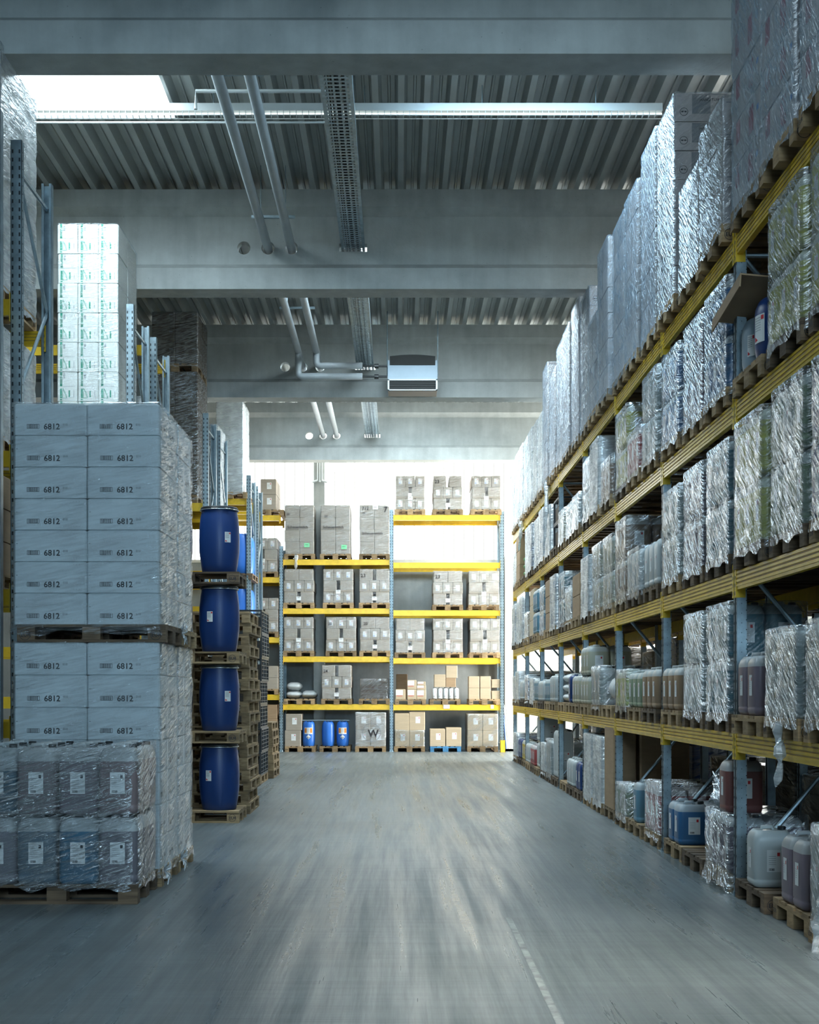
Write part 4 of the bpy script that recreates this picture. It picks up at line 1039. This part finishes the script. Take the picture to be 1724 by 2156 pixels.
bstack(986, 1051, c4, 'LGL', 'right load, right bay, third beam')
bstack(832, 894, c3, 'GLP', 'left load, right bay, second beam')
bstack(911, 974, c3, 'LGL', 'centre load, right bay, second beam')
bstack(989, 1052, c3, 'LGL', 'right load, right bay, second beam')
# tall plain stacks with handwriting
def tall(px0, px1, z, lab, texts, note=None, n=4, h=.318, kind='grey', fm='film6', ncx=2, b0=0):
    x0, x1 = WX(px0, DB), WX(px1, DB)
    t = stack((x0 + x1) / 2, YC, z, round(x1 - x0, 2), 1.17, kind, ncx, 2, n, h, fm, lab, 'tall grey cartons on the far rack', 50, prot=PI / 2, skirt=.03)
    for (s_, tx, tz, size, rot) in texts:
        m = MB(); m.geo(text(s_, size), T_front(0, 0, 0, rot), 'ink'); obj('handwriting', m, Vector((x0 + tx, YC - .63, z + .144 + tz)) - t.location, parent=t)
    if note:
        m = MB(); rect(m, T_front(0, 0, 0), 0, .14, 0, .11, note[2]); rect(m, T_front(0, -.001, 0), .02, .1, .06, .068, 'ink'); obj('paper_note', m, Vector((x0 + note[0], YC - .628, z + .144 + note[1])) - t.location, parent=t)
    return t
tall(600, 661, b5, 'left load atop the middle bay', [("25'", .04, 1.0, .08, 0), ('Scheuermilch', .06, .66, .1, 0)], (.5, .17, 'greenl'))
tall(675, 737, b5, 'centre load atop the middle bay', [("25'", .1, .95, .08, 0), ('Scheuermilch', .06, .66, .1, 0)], (.54, .12, 'greenl'))
tall(757, 819, b5, 'right load atop the middle bay', [('712', .06, 1.14, .12, 0), ("25'", .07, 1.03, .08, 0), ('7', .62, 1.08, .2, 0), ('Scheuermilch', .06, .5, .1, 0)], (.34, 1.15, 'paper'))
# far-left bay
tall(548, 582, 6.15, 'two-layer load atop the left bay', [], None, 2, .4, 'biggrey', None, 1)
bstack(522, 584, LB[0][2], 'LGL', 'load on the third beam, left bay')
bstack(522, 586, LB[0][1], 'LGL', 'load on the second beam, left bay')
tall(520, 586, LB[0][0], 'low load on the lowest beam, left bay', [], None, 2, .3, 'grey', None, 2)
tall(520, 584, 0, 'brown floor load, left bay', [], None, 3, .36, 'brown', None, 1)
# lowest beam, middle bay: white bundles and a draped load
def bundle(w_, d, h, mat):
    key = ('bun', w_, d, h, mat)
    if key not in CN:
        rows = []
        for i in range(9):
            t = i / 8; z = h * t; s_ = min(1, (math.sin(PI * min(max(t, .04), .96)) ** .35))
            ring = []
            for j in range(28):
                an = 2 * PI * j / 28; c, q = math.cos(an), math.sin(an); e = .45
                x = w_ / 2 * s_ * (abs(c) ** e) * (1 if c >= 0 else -1); y = d / 2 * s_ * (abs(q) ** e) * (1 if q >= 0 else -1)
                k_ = 1 + .05 * noise.noise(Vector((x * 9, y * 9, z * 12)))
                ring.append((x * k_, y * k_, z))
            rows.append(ring)
        m = MB(); m.rings(rows, mat); CN[key] = m.mesh('bundle', True)
    return CN[key]
pallet(WX(630, DB), YC, b2, PI / 2, 'wood', 'pallet under the white bundles, far rack', 'far rack pallets')
for i, (px, l) in enumerate(((616, 0), (649, 0), (617, 1))):
    o = obj('wrapped_bundle', bundle(.40, .9, .215, 'sackw'), (WX(px, DB), YC, b2 + .144 + l * .215)); tag(o, 'white film-wrapped bundle, %s, far rack' % ('lower left', 'lower right', 'upper')[i], 'bundle', 'white bundles')
def draped(x, y, z, w_, d, h, lab, mat='sackw', inner='darkc', pal='wood', prot=PI / 2, layers=4, detail=False, seed=3):
    pallet(x, y, z, prot, pal, 'pallet under the ' + lab, 'pallets of draped loads', detail)
    t = empty('covered_load', (x, y, z + .144)); m = MB()
    for l in range(layers): m.bbox(-w_ / 2 + .02, w_ / 2 - .02, -d / 2 + .02, d / 2 - .02, l * h / layers + .003, (l + 1) * h / layers - .003, inner, .01)
    obj('contents', m, parent=t); obj('film_cover', film(w_, d, h, layers, mat, seed, .08, .08, .03, .03), parent=t)
    tag(t, lab, 'covered load'); return t
draped(WX(788, DB), YC, b2, .72, 1.1, .52, 'dark load under a crumpled film cover, far rack', 'film', 'darkc', seed=5)
# floor level middle bay
def cart(x, y, z, w_, d, h, kind, lab, grp='single cartons on the far rack', rz=0):
    o = obj('carton', carton(kind, w_, d, h), (x, y, z), rz); tag(o, lab, 'carton', grp); return o
pallet(WX(632, DB), YC, 0, PI / 2, 'wood', 'left floor pallet of the far rack, middle bay', 'far rack pallets')
cart(WX(616, DB), YC - .25, .144, .42, .6, .42, 'biggrey', 'lower of two labelled cartons beside the blue drum, far rack')
cart(WX(618, DB), YC - .25, .566, .42, .6, .42, 'biggrey', 'upper of two labelled cartons beside the blue drum, far rack')
drum(WX(649, DB), YC - .38, .144, .165, .65, 'bluel', 'bung', 'blue drum with orange labels beside cartons, far rack', 'far rack blue drums', (-PI / 2, .40, 'cor', .22, .17))
pallet(WX(705, DB), YC, 0, PI / 2, 'wood', 'floor pallet with two blue drums, far rack', 'far rack pallets')
drum(WX(690, DB), YC - .38, .144, .165, .65, 'bluel', 'bung', 'blue drum without label, floor pallet, far rack', 'far rack blue drums')
drum(WX(721, DB), YC - .38, .144, .165, .65, 'bluel', 'bung', 'blue drum with orange labels, floor pallet, right of plain drum', 'far rack blue drums', (-PI / 2, .40, 'cor', .22, .17))
m = MB(); m.tube([(WX(633, DB), DB + .12, WZ(1517, DB)), (WX(735, DB), DB + .12, WZ(1517, DB))], .015, 'galv', 8); o = obj('steel_tube', m); tag(o, 'thin steel tube lying across the blue drums of the far rack', 'tube')
tw = tall(748, 812, 0, 'four big labelled cartons with a circled W', [('W', .33, .25, .26, 0)], None, 2, .44, 'biggrey', 'filml', 2)
m = MB(); ringp(m, T_front(0, 0, 0), 0, 0, .24, .012, 'inkg', 32); obj('handwritten_circle', m, Vector((WX(782, DB), YC - .63, .144 + .36)) - tw.location, parent=tw)
# right bay lowest beam
pallet(WX(864, DB), YC, c2, PI / 2, 'wood', 'pallet with small cartons, lowest beam, far rack right bay', 'far rack pallets')
for i, (px, z, w_, h, k) in enumerate(((843, 0, .26, .26, 'small'), (867, 0, .24, .26, 'small'), (887, 0, .25, .25, 'small'), (867, .26, .24, .24, 'small'), (887, .25, .24, .11, 'small'), (887, .36, .22, .1, 'small'))):
    cart(WX(px, DB), YC - .42, c2 + .144 + z, w_, .3, h, k, 'small red-printed carton %s, far rack right bay' % ('at left', 'lower middle', 'lower right', 'upper middle', 'in the middle right', 'upper right')[i])
cart(WX(846, DB), YC + .2, c2 + .144, .3, .4, .66, 'brown', 'tall narrow brown carton behind the small cartons, far rack')
pallet(WX(937, DB), YC, c2, PI / 2, 'wood', 'pallet with white jerrycans, lowest beam, far rack right bay', 'far rack pallets')
for i in range(5):
    canister(WX(915 + 11.5 * i, DB), YC - .42, c2 + .144, .13, .26, .31, (.78, .8, .8), 1.0, 'white jerrycan, %s in the row of five on the far rack' % ('leftmost', 'second', 'middle', 'fourth', 'rightmost')[i], 'row of white jerrycans')
cart(WX(926, DB), YC - .4, c2 + .46, .3, .3, .33, 'tan', 'tan carton standing on the white jerrycans, left')
cart(WX(949, DB), YC - .4, c2 + .46, .26, .3, .24, 'brown', 'dark open carton standing on the white jerrycans, right')
cart(WX(951, DB), YC - .4, c2 + .70, .3, .3, .32, 'tan', 'tan carton topmost above the white jerrycans')
pallet(WX(1020, DB), YC, c2, PI / 2, 'wood', 'pallet with pale cartons, lowest beam, far rack right bay', 'far rack pallets')
for i in range(3):
    for l in range(2): cart(WX((998, 1022, 1044)[i], DB), YC - .35, c2 + .144 + l * .3, (.28, .28, .22)[i], .4, .298 if i < 2 else .22, 'tan', 'pale carton, %s column, %s layer, right pallet of the far rack' % (('left', 'middle', 'right')[i], ('lower', 'upper')[l]))
# floor level right bay
tl = tall(831, 893, 0, 'tan cartons in loose film, right bay floor, left pallet', [], None, 1, .42, 'biglab', 'film', 2)
cart(WX(846, DB), YC - .3, .566, .38, .5, .44, 'tan', 'wrapped tan carton, upper left, right bay floor of the far rack')
cart(WX(878, DB), YC - .3, .566, .41, .5, .48, 'biglab', 'labelled tan carton, upper right, left pallet, far rack floor')
pallet(WX(938, DB), YC, 0, PI / 2, 'woodb', 'blue pallet on the floor of the far rack', 'far rack pallets', True, None)
cart(WX(921, DB), YC - .3, .144, .40, .5, .455, 'biglab', 'left carton on the blue pallet'); cart(WX(955, DB), YC - .3, .144, .40, .5, .49, 'biglab', 'right, taller carton on the blue pallet')
tall(984, 1048, 0, 'pale cartons half wrapped, right floor pallet, far rack', [], None, 2, .42, 'biglab', 'film', 2)
for i, (px, py, w_) in enumerate(((940, 1488, .16), (1036, 1488, .08))):
    m = MB(); rect(m, T_front(0, 0, 0), -w_ / 2, w_ / 2, -.05, .05, 'paper'); o = obj('beam_sign', m, (WX(px, DB), DB - .015, WZ(py, DB))); tag(o, '%s white blank card on the lowest right beam of the far rack' % ('larger', 'smaller')[i], 'sign')
m = MB(); x0, x1 = WX(1053, 34.0), WX(1064, 34.0); m.box(x0, x1, 34.0, 34.01, 0, .31, 'yel'); m.box(x0, x0 + .01, 34.0, 34.15, 0, .31, 'yel'); m.box(x1 - .01, x1, 34.0, 34.15, 0, .31, 'yel'); o = obj('post_guard', m); tag(o, 'yellow steel post guard at the right foot of the far rack', 'post guard')
for i, (px0, px1, k) in enumerate(((1060, 1066, 'mop'), (1067, 1079, 'lampw'), (1063, 1072, 'lampw'))):
    m = MB(); m.tube([(WX(px1, 34.6), 34.6, .03), (WX(px0, 34.6), 34.9 + .1 * i, 1.25)], .014, k, 8); m.box(WX(px1, 34.6) - .12, WX(px1, 34.6) + .12, 34.56, 34.64, 0, .06, 'greenp' if i == 0 else 'lampw'); o = obj('broom', m); tag(o, 'broom with %s leaning right of the far rack' % ('blue handle', 'white handle, rightmost', 'white handle in the middle')[i], 'broom', 'leaning brooms')
m = MB(); m.rings([[(WX(1074, 35.2), 35.2, 7.25), (WX(1074, 35.2), 35.4, 7.25), (WX(1074, 35.2), 35.4, 7.3), (WX(1074, 35.2), 35.2, 7.3)], [(WX(1088, 35.2), 35.2, 7.15), (WX(1088, 35.2), 35.4, 7.15), (WX(1088, 35.2), 35.4, 7.5), (WX(1088, 35.2), 35.2, 7.5)]], 'pipe'); o = obj('wall_lamp', m); tag(o, 'small grey wall lamp at the right end of the glass band', 'lamp')
for i, (px0, px1, py0, py1) in enumerate(((693, 729, 975, 991), (774, 800, 975, 1014))):
    m = MB(); d_ = 35.3; m.box(WX(px0, d_), WX(px1, d_), d_, d_ + .22, WZ(py1, d_), WZ(py0, d_) + .3, 'curb'); o = obj('wall_unit', m); tag(o, '%s cream box mounted on the glass band below the last girder' % ('left, flatter', 'right, taller')[i], 'wall unit')

# ------------------------------------------------------------------ RIGHT RACK CONTENTS
W_ = (.62, .66, .66); YE = (.62, .60, .18); BL = (.05, .17, .36); DBL = (.02, .06, .2); LB_ = (.16, .33, .44); PU = (.26, .21, .26); OR = (.36, .24, .15); RD = (.42, .09, .09); GR = (.30, .38, .26); CL = (.42, .48, .47); LM = (.50, .60, .10); BR = (.30, .20, .14); VI = (.16, .13, .17); TE = (.10, .24, .30); DK = (.06, .10, .10); CR = (.55, .54, .42)
CNAME = {W_: 'white', YE: 'pale yellow', BL: 'blue', DBL: 'dark blue', LB_: 'light blue', PU: 'mauve', OR: 'amber', RD: 'red', GR: 'pale green', CL: 'clear', LM: 'lime yellow', BR: 'brown', VI: 'dark violet', TE: 'teal', DK: 'dark green', CR: 'cream'}
def K(col, layers=2, film_='film', h=.46, cols=3, rowsx=2, lvl=.82, top=None): return ('K', col, layers, film_, h, cols, rowsx, lvl, top)
def C(h, n, kind='logo', fm='filmh', ncy=1): return ('C', h, n, kind, fm, ncy)
E_ = ('E',); NO = None
def Dm(col='bluep', wrap='film'): return ('D', col, wrap)
S = ('S',)
# [level][bay] -> (near, middle, far)
RC = {
 4: [ (C(1.98, 6, 'rose'), C(1.95, 6, 'rose'), C(1.98, 6, 'rose')),
      (C(1.0, 3, 'logo', 'film'), C(.87, 3, 'logo', 'film'), C(1.85, 7, 'towel', 'film')),
      (C(1.96, 6), C(1.80, 6), C(1.80, 6)),
      (C(1.84, 6), C(1.2, 4), C(1.80, 7, 'towel')),
      (C(1.95, 6), C(1.85, 6), C(1.85, 7, 'towel')),
      (C(1.65, 6), C(1.95, 6, 'logo'), C(1.3, 5, 'white', 'filmw')),
      (C(1.35, 6, 'white', 'filmw'), C(1.4, 6, 'white', 'filmw'), C(1.4, 6, 'white', 'filmw')),
      (C(1.45, 6, 'white', 'filmw'), C(1.45, 6, 'white', 'filmw'), C(1.4, 6, 'white', 'filmw')) ],
 3: [ (K(YE, 2, 'film', .5), K(YE, 2, 'film', .48, top=None), ('B',)),
      (K(BL, 2, 'film', .44), K(VI, 2, 'film', .44), K(BL, 2, 'film', .42)),
      (K(CL, 2, 'film', .44), K(RD, 1, 'film', .46), K(YE, 2, 'film', .44)),
      (K(BR, 1, 'film', .48), K(W_, 2, 'filmw', .44), K(CL, 2, 'film', .4)),
      (K(W_, 1, 'film', .46), K(W_, 1, 'film', .46), K(CR, 1, 'film', .48)),
      (('X',), K(W_, 2, 'filmw', .4), K(BL, 2, 'filmw', .44)),
      (K(W_, 2, 'filmw', .42), K(DBL, 2, 'filmw', .42), C(.9, 3, 'white', 'filmw')),
      (('G',), C(.95, 3, 'brown', None), C(.9, 3, 'white', 'filmw')) ],
 2: [ (K(DBL, 2, 'film', .5), K(GR, 2, 'film', .5), K(YE, 2, 'film', .48)),
      (K(TE, 2, 'film', .46), K(VI, 2, 'film', .45), K(CL, 2, 'film', .42)),
      (K(W_, 1, None, .48), K(W_, 1, 'film', .48), K(BR, 2, 'film', .46)),
      (K(CR, 2, 'film', .42), K(CR, 2, 'film', .42), K(W_, 2, 'filmw', .38)),
      (C(.62, 2, 'brown', None), K(W_, 1, 'film', .5), K(TE, 2, 'film', .4)),
      (K(BL, 2, 'filmw', .42), C(.85, 3, 'brown', None), K(LB_, 2, 'film', .4)),
      (K(LB_, 2, None, .42), C(.9, 3, 'tan', None), C(.5, 2, 'tan', 'film')),
      (K(CL, 2, 'filmw', .44), K(W_, 2, 'filmw', .42), K(CL, 2, 'filmw', .42)) ],
 1: [ (K(CL, 1, 'film', .62), K(CL, 1, 'film', .60), K(PU, 1, None, .46, 2, 1)),
      (K(TE, 2, 'film', .44), K(CL, 2, 'film', .43), K(OR, 1, None, .42)),
      (K(OR, 1, None, .42), K(GR, 1, None, .40), K(LM, 1, 'film', .42)),
      (('F',), K(CL, 1, 'film', .5), K(CR, 2, None, .40)),
      (K(CR, 1, None, .42), K(DBL, 1, None, .44, 1, 1), S),
      (K(W_, 1, None, .46), K(LB_, 1, None, .4), K(W_, 1, None, .38)),
      (K(LB_, 1, None, .42), K(W_, 1, 'filmw', .42), K(BL, 1, 'film', .5)),
      (K(W_, 1, None, .42), C(.6, 2, 'white', 'filmw'), C(.5, 2, 'white', 'filmw')) ],
 0: [ (K(CL, 1, 'film', .6), K(PU, 1, None, .48, 2, 1), K(W_, 1, None, .44, 1, 1)),
      (('R',), E_, K(BL, 1, None, .40, 2, 2)),
      (K(RD, 1, 'film', .5), K(LB_, 1, None, .46, 1, 2), K(GR, 1, 'film', .36)),
      (('H',), K(CL, 2, 'filmw', .42), K(W_, 2, 'filmw', .42)),
      (K(DBL, 1, None, .42, 2, 2), K(W_, 1, None, .42), E_),
      (K(W_, 1, None, .8, 3, 1), K(CL, 1, 'film', .6), K(W_, 1, 'filmw', .5)),
      (('J',), K(RD, 1, None, .4), K(W_, 1, None, .4)),
      (K((.62, .45, .04), 1, None, .42), K(DBL, 1, None, .42), K(W_, 1, 'filmw', .5)) ],
}
CNAME[(.62, .45, .04)] = 'yellow'
XC = XR + .56
FL = dict(rose='grey-blue wrapped cartons with rose print, ', logo='grey-blue wrapped cartons, ', towel='wrapped hand towel cartons, ', white='white wrapped cartons, ', tan='wrapped tan cartons, ')
for l in range(5):
    for b in range(8):
        for s_ in range(3):
            spec = RC[l][b][s_]
            if spec is None: continue
            y = UY[b] + .5 + .9 * s_ + R.uniform(-.015, .015); z = LZs[l] + .002; x = XC + R.uniform(-.02, .02) + (.03 if l == 0 else (-.03 if l == 4 else 0))
            where = '%s slot, %s bay, %s level, right rack' % (SL[s_], ORD[b], LV[l])
            det = (b <= 1 and l <= 3) or (b == 2 and l <= 1)
            pmat = 'woodd' if R.random() < (.25 if l < 4 else .12) or (l, b, s_) in ((0, 1, 1), (0, 0, 2), (1, 1, 1)) else 'wood'
            mark = 'EPAL' if (l, b, s_) == (3, 0, 1) else ('D' if (l, b, s_) in ((0, 1, 0), (4, 0, 1)) else (None if b > 2 else 'EUR'))
            pallet(x, y, z, 0, pmat, 'pallet, ' + where, 'right rack pallets', det, mark)
            zz = z + .144; kd = spec[0]; seed = (l * 7 + b * 3 + s_) % 5
            if kd == 'C':
                _, h, n, kind, fm, ncy = spec; lh = round(h / n, 3)
                t = load(FL[kind] + where, 'wrapped carton loads on the right rack', (x, y, zz)) if fm else None
                for q in range(n):
                    for j in range(2):
                        loc = (x - .295 + j * .59 + R.uniform(-.004, .004), y + R.uniform(-.006, .006), zz + q * lh)
                        if t: box_in(t, carton(kind, .585, .775, lh), loc); continue
                        o = obj('carton', carton(kind, .585, .775, lh), loc)
                        tag(o, 'carton, layer %d from bottom, %s, %s' % (q + 1, ('aisle side', 'rear side')[j], where), 'carton', 'cartons on the right rack')
                if fm:
                    obj('stretch_film', film(1.18, .78, round(n * lh, 3), n, fm, seed, .07, .025, .012), parent=t)
            elif kd == 'K':
                _, col, lay, fm, h, cols, rx, lvl, top = spec
                t = load('film-wrapped %s jerrycans, %s' % (CNAME[col], where), 'wrapped jerrycan loads on the right rack', (x, y, zz)) if fm else None
                dy = .262 if h < .55 else .262; dx = .295
                for q in range(lay):
                    for c in range(cols):
                        for r_ in range(rx):
                            if h > .7: wv, dv = .25, .25
                            else: wv, dv = .285, .255
                            cc = col if not (q and c == 1 and col in (TE, GR)) else CL
                            canister(x - .45 + r_ * dx, y - (cols - 1) * dy / 2 * (1 if cols > 1 else 0) + c * dy, zz + q * h, wv, dv, h, cc, lvl if cc not in (DBL, W_) else 1.0,
                                     '%s jerrycan, %s %s, %s, %s' % (CNAME[col], ('lower', 'upper')[q] if lay > 1 else '', ('near', 'middle', 'far')[c], ('front row', 'back row', 'rear row')[r_], where), 'jerrycans on the right rack', t)
                if fm:
                    obj('stretch_film', film(round(.02 + rx * dx, 2), .79, round(lay * h, 3), lay, fm, seed, .07, .06, .013, .01), (-.6 + .02 + rx * dx / 2, 0, 0), parent=t)
            elif kd == 'B':   # blue and grey drums under a cardboard sheet
                drum(x - .36, y - .17, zz, .22, .46, 'bluep', 'bung', 'blue drum under cardboard sheet, ' + where, 'drums under the cardboard sheet', (PI + .3, .22, 'haz', .12, .2))
                drum(x - .36, y + .26, zz, .2, .43, 'heater', 'bung', 'grey-blue drum under cardboard sheet, ' + where, 'drums under the cardboard sheet', (PI + .6, .2, 'haz', .07, .16))
                drum(x + .2, y, zz, .24, .5, 'bluel', 'bung', 'rear blue drum behind cardboard sheet, ' + where, 'drums under the cardboard sheet')
                m = MB(); T = Matrix.Translation((x - .42, y + .15, zz + .53)) @ Matrix.Rotation(-.12, 4, 'X') @ Matrix.Rotation(.1, 4, 'Y')
                m.box(-.28, .35, -.4, .45, 0, .012, 'brown', T); m.box(-.29, -.28, -.4, .45, -.09, .012, 'brown', T); o = obj('cardboard_sheet', m); tag(o, 'brown cardboard sheet lying tilted on the blue drums', 'cardboard sheet')
            elif kd == 'R':   # purple-red canister standing on wrapped ones
                t = load('violet jerrycans in torn crumpled film, ' + where, None, (x, y, zz))
                for c in range(3):
                    for r_ in range(2): canister(x - .45 + r_ * .295, y - .262 + c * .262, zz, .285, .255, .46, VI, .85, 'violet jerrycan in torn film, %s, %s row, %s' % (SL[c], ('front', 'back')[r_], where), None, t)
                canister(x - .44, y - .1, zz + .462, .30, .26, .44, (.26, .10, .09), .8, 'red-brown jerrycan standing on torn film, ' + where, 'jerrycans in torn film')
                obj('stretch_film', film(.62, .8, .46, 1, 'film', 71, .12, .06, .035, .04), (-.3, 0, 0), parent=t)
                m = MB()
                for q in range(14):
                    an = q * .45; m.tube([(0, 0, 0), (-.03 + .05 * math.cos(an), .1 * math.sin(an), .12), (-.05, .2 * math.sin(an * 1.3), .2 + .12 * math.cos(an))], [.02, .035, .004], 'film', 7)
                o = obj('film_scrap', m, (x - .5, y + .2, zz + .45)); tag(o, 'crumpled film scrap beside the red-brown jerrycan', 'film scrap')
            elif kd == 'H':   # upright brown cardboard boards
                for q in range(2):
                    m = MB(); m.bbox(-.14 + 0, .14, -.34, .34, 0, 1.02, 'brown', .015) if q == 0 else m.bbox(-.3, .3, -.36, .36, 0, 1.0, 'brown', .02)
                    m.box(-.1, .1, -.345 if q == 0 else -.365, -.34 if q == 0 else -.36, .0, .9, 'browns' if False else 'brown')
                    o = obj('carton', m, (x - .46 if q == 0 else x + .02, y, zz)); tag(o, '%s tall brown carton, %s' % (('narrow', 'wide')[q], where), 'carton')
            elif kd == 'X':
                for q in range(2):
                    o = obj('wire_crate', crate_mesh(1.1, .75, .4), (x, y, zz + q * .402)); tag(o, 'black wire crate, %s, %s' % (('lower', 'upper')[q], where), 'crate')
            elif kd == 'S' or kd == 'G':
                for q in range(3):
                    o = obj('sack', bundle(.5, .7, .16, 'sackw' if kd == 'S' else 'greenp'), (x - .3, y + R.uniform(-.02, .02), zz + q * .15 * (1 if kd == 'S' else 1))); tag(o, '%s sack, %s in the pile, %s' % ('white' if kd == 'S' else 'green', ('bottom', 'middle', 'top')[q], where), 'sack', 'sacks on the right rack')
            elif kd == 'F':
                o = obj('sack', bundle(.7, .6, .42, 'sackw'), (x - .2, y, zz)); tag(o, 'crumpled white sack, ' + where, 'sack')
            elif kd == 'J':
                for q in range(2):
                    canister(x - .3, y + .1, zz + q * .5, .5, .42, .5, W_, 1.0, 'large white jerrycan, %s of two, %s' % (('lower', 'upper')[q], where), 'large white jerrycans')
# hanging film tails
def tail(x, y, z, ln_, lab, sd=1):
    m = MB(); pts = []; rr = []
    for i in range(9):
        t_ = i / 8; pts.append((-.02 - .04 * t_, .05 * math.sin(t_ * 5 + sd) + .06 * t_, -ln_ * t_)); rr.append(.035 * (1 - t_) + .012 * (1 + math.sin(i * 2.1)) + .004)
    m.tube(pts, rr, 'filmw', 7); o = obj('film_tail', m, (x, y, z)); tag(o, lab, 'film tail', 'hanging film tails')
tail(XR - .03, 8.75, 1.36, .42, 'long film tail hanging over the lowest beam, nearest bay of the right rack')
tail(XR - .03, 22.6, 5.2, 1.1, 'long milky film tail hanging from the top beam of the right rack', 2)
tail(XR - .03, 27.4, 5.1, .6, 'short film tail near the far end of the top beam, right rack', 3)
tail(WX(626, DB), DB - .05, 5.1, .55, 'film tail hanging below the left load atop the middle bay', 4)
tail(XR - .03, 7.9, .35, .4, 'film tail hanging by the nearest floor pallet of the right rack', 5)
# second rack row behind the right rack
for i, y in enumerate(UY[::1]):
    frame(3.95, y, 5.95, 'X', 'upright frame of the rack row behind the right rack, %s from the camera' % ORD[i], 'upright frames behind the right rack', fh=5.2)
for b in range(8):
    for l in range(1, 5):
        beam(3.97, UY[b], LZs[l], 2.8, 'Y', 'yellow beam of the rack row behind, %s bay, %s level' % (ORD[b], LV[l]), 'beams behind the right rack', -1)
    for l in range(5):
        for s_ in range(3):
            if R.random() < (.8 if b < 5 else .35):
                y = UY[b] + .5 + .9 * s_
                pallet(4.53, y, LZs[l] + .002, 0, 'wood' if l > 2 else 'woodd', 'pallet of the row behind, %s slot, %s bay, %s level' % (SL[s_], ORD[b], LV[l]), 'pallets behind the right rack')
                hh = (.62, .8, .95)[(b + l + s_) % 3] if l < 4 else 1.4
                m = (b + l + s_) % 4
                t = empty('wrapped_load', (4.53, y, LZs[l] + .146)); kk = ('darkc', 'bluep', 'darkc', 'greyc')[m]
                if ('wl', hh, kk) not in CN:
                    q = MB()
                    for g in range(4): q.bbox(-.57, .57, -.37, .37, g * hh / 4, (g + 1) * hh / 4 - .004, kk, .02)
                    CN[('wl', hh, kk)] = q.mesh('contents')
                obj('contents', CN[('wl', hh, kk)], parent=t); obj('film_cover', film(1.16, .76, hh, 4, 'filml', 1, .04, .04, .012), parent=t)
                tag(t, 'film-wrapped load of the row behind, %s slot, %s bay, %s level' % (SL[s_], ORD[b], LV[l]), 'wrapped load', 'wrapped loads behind the right rack')
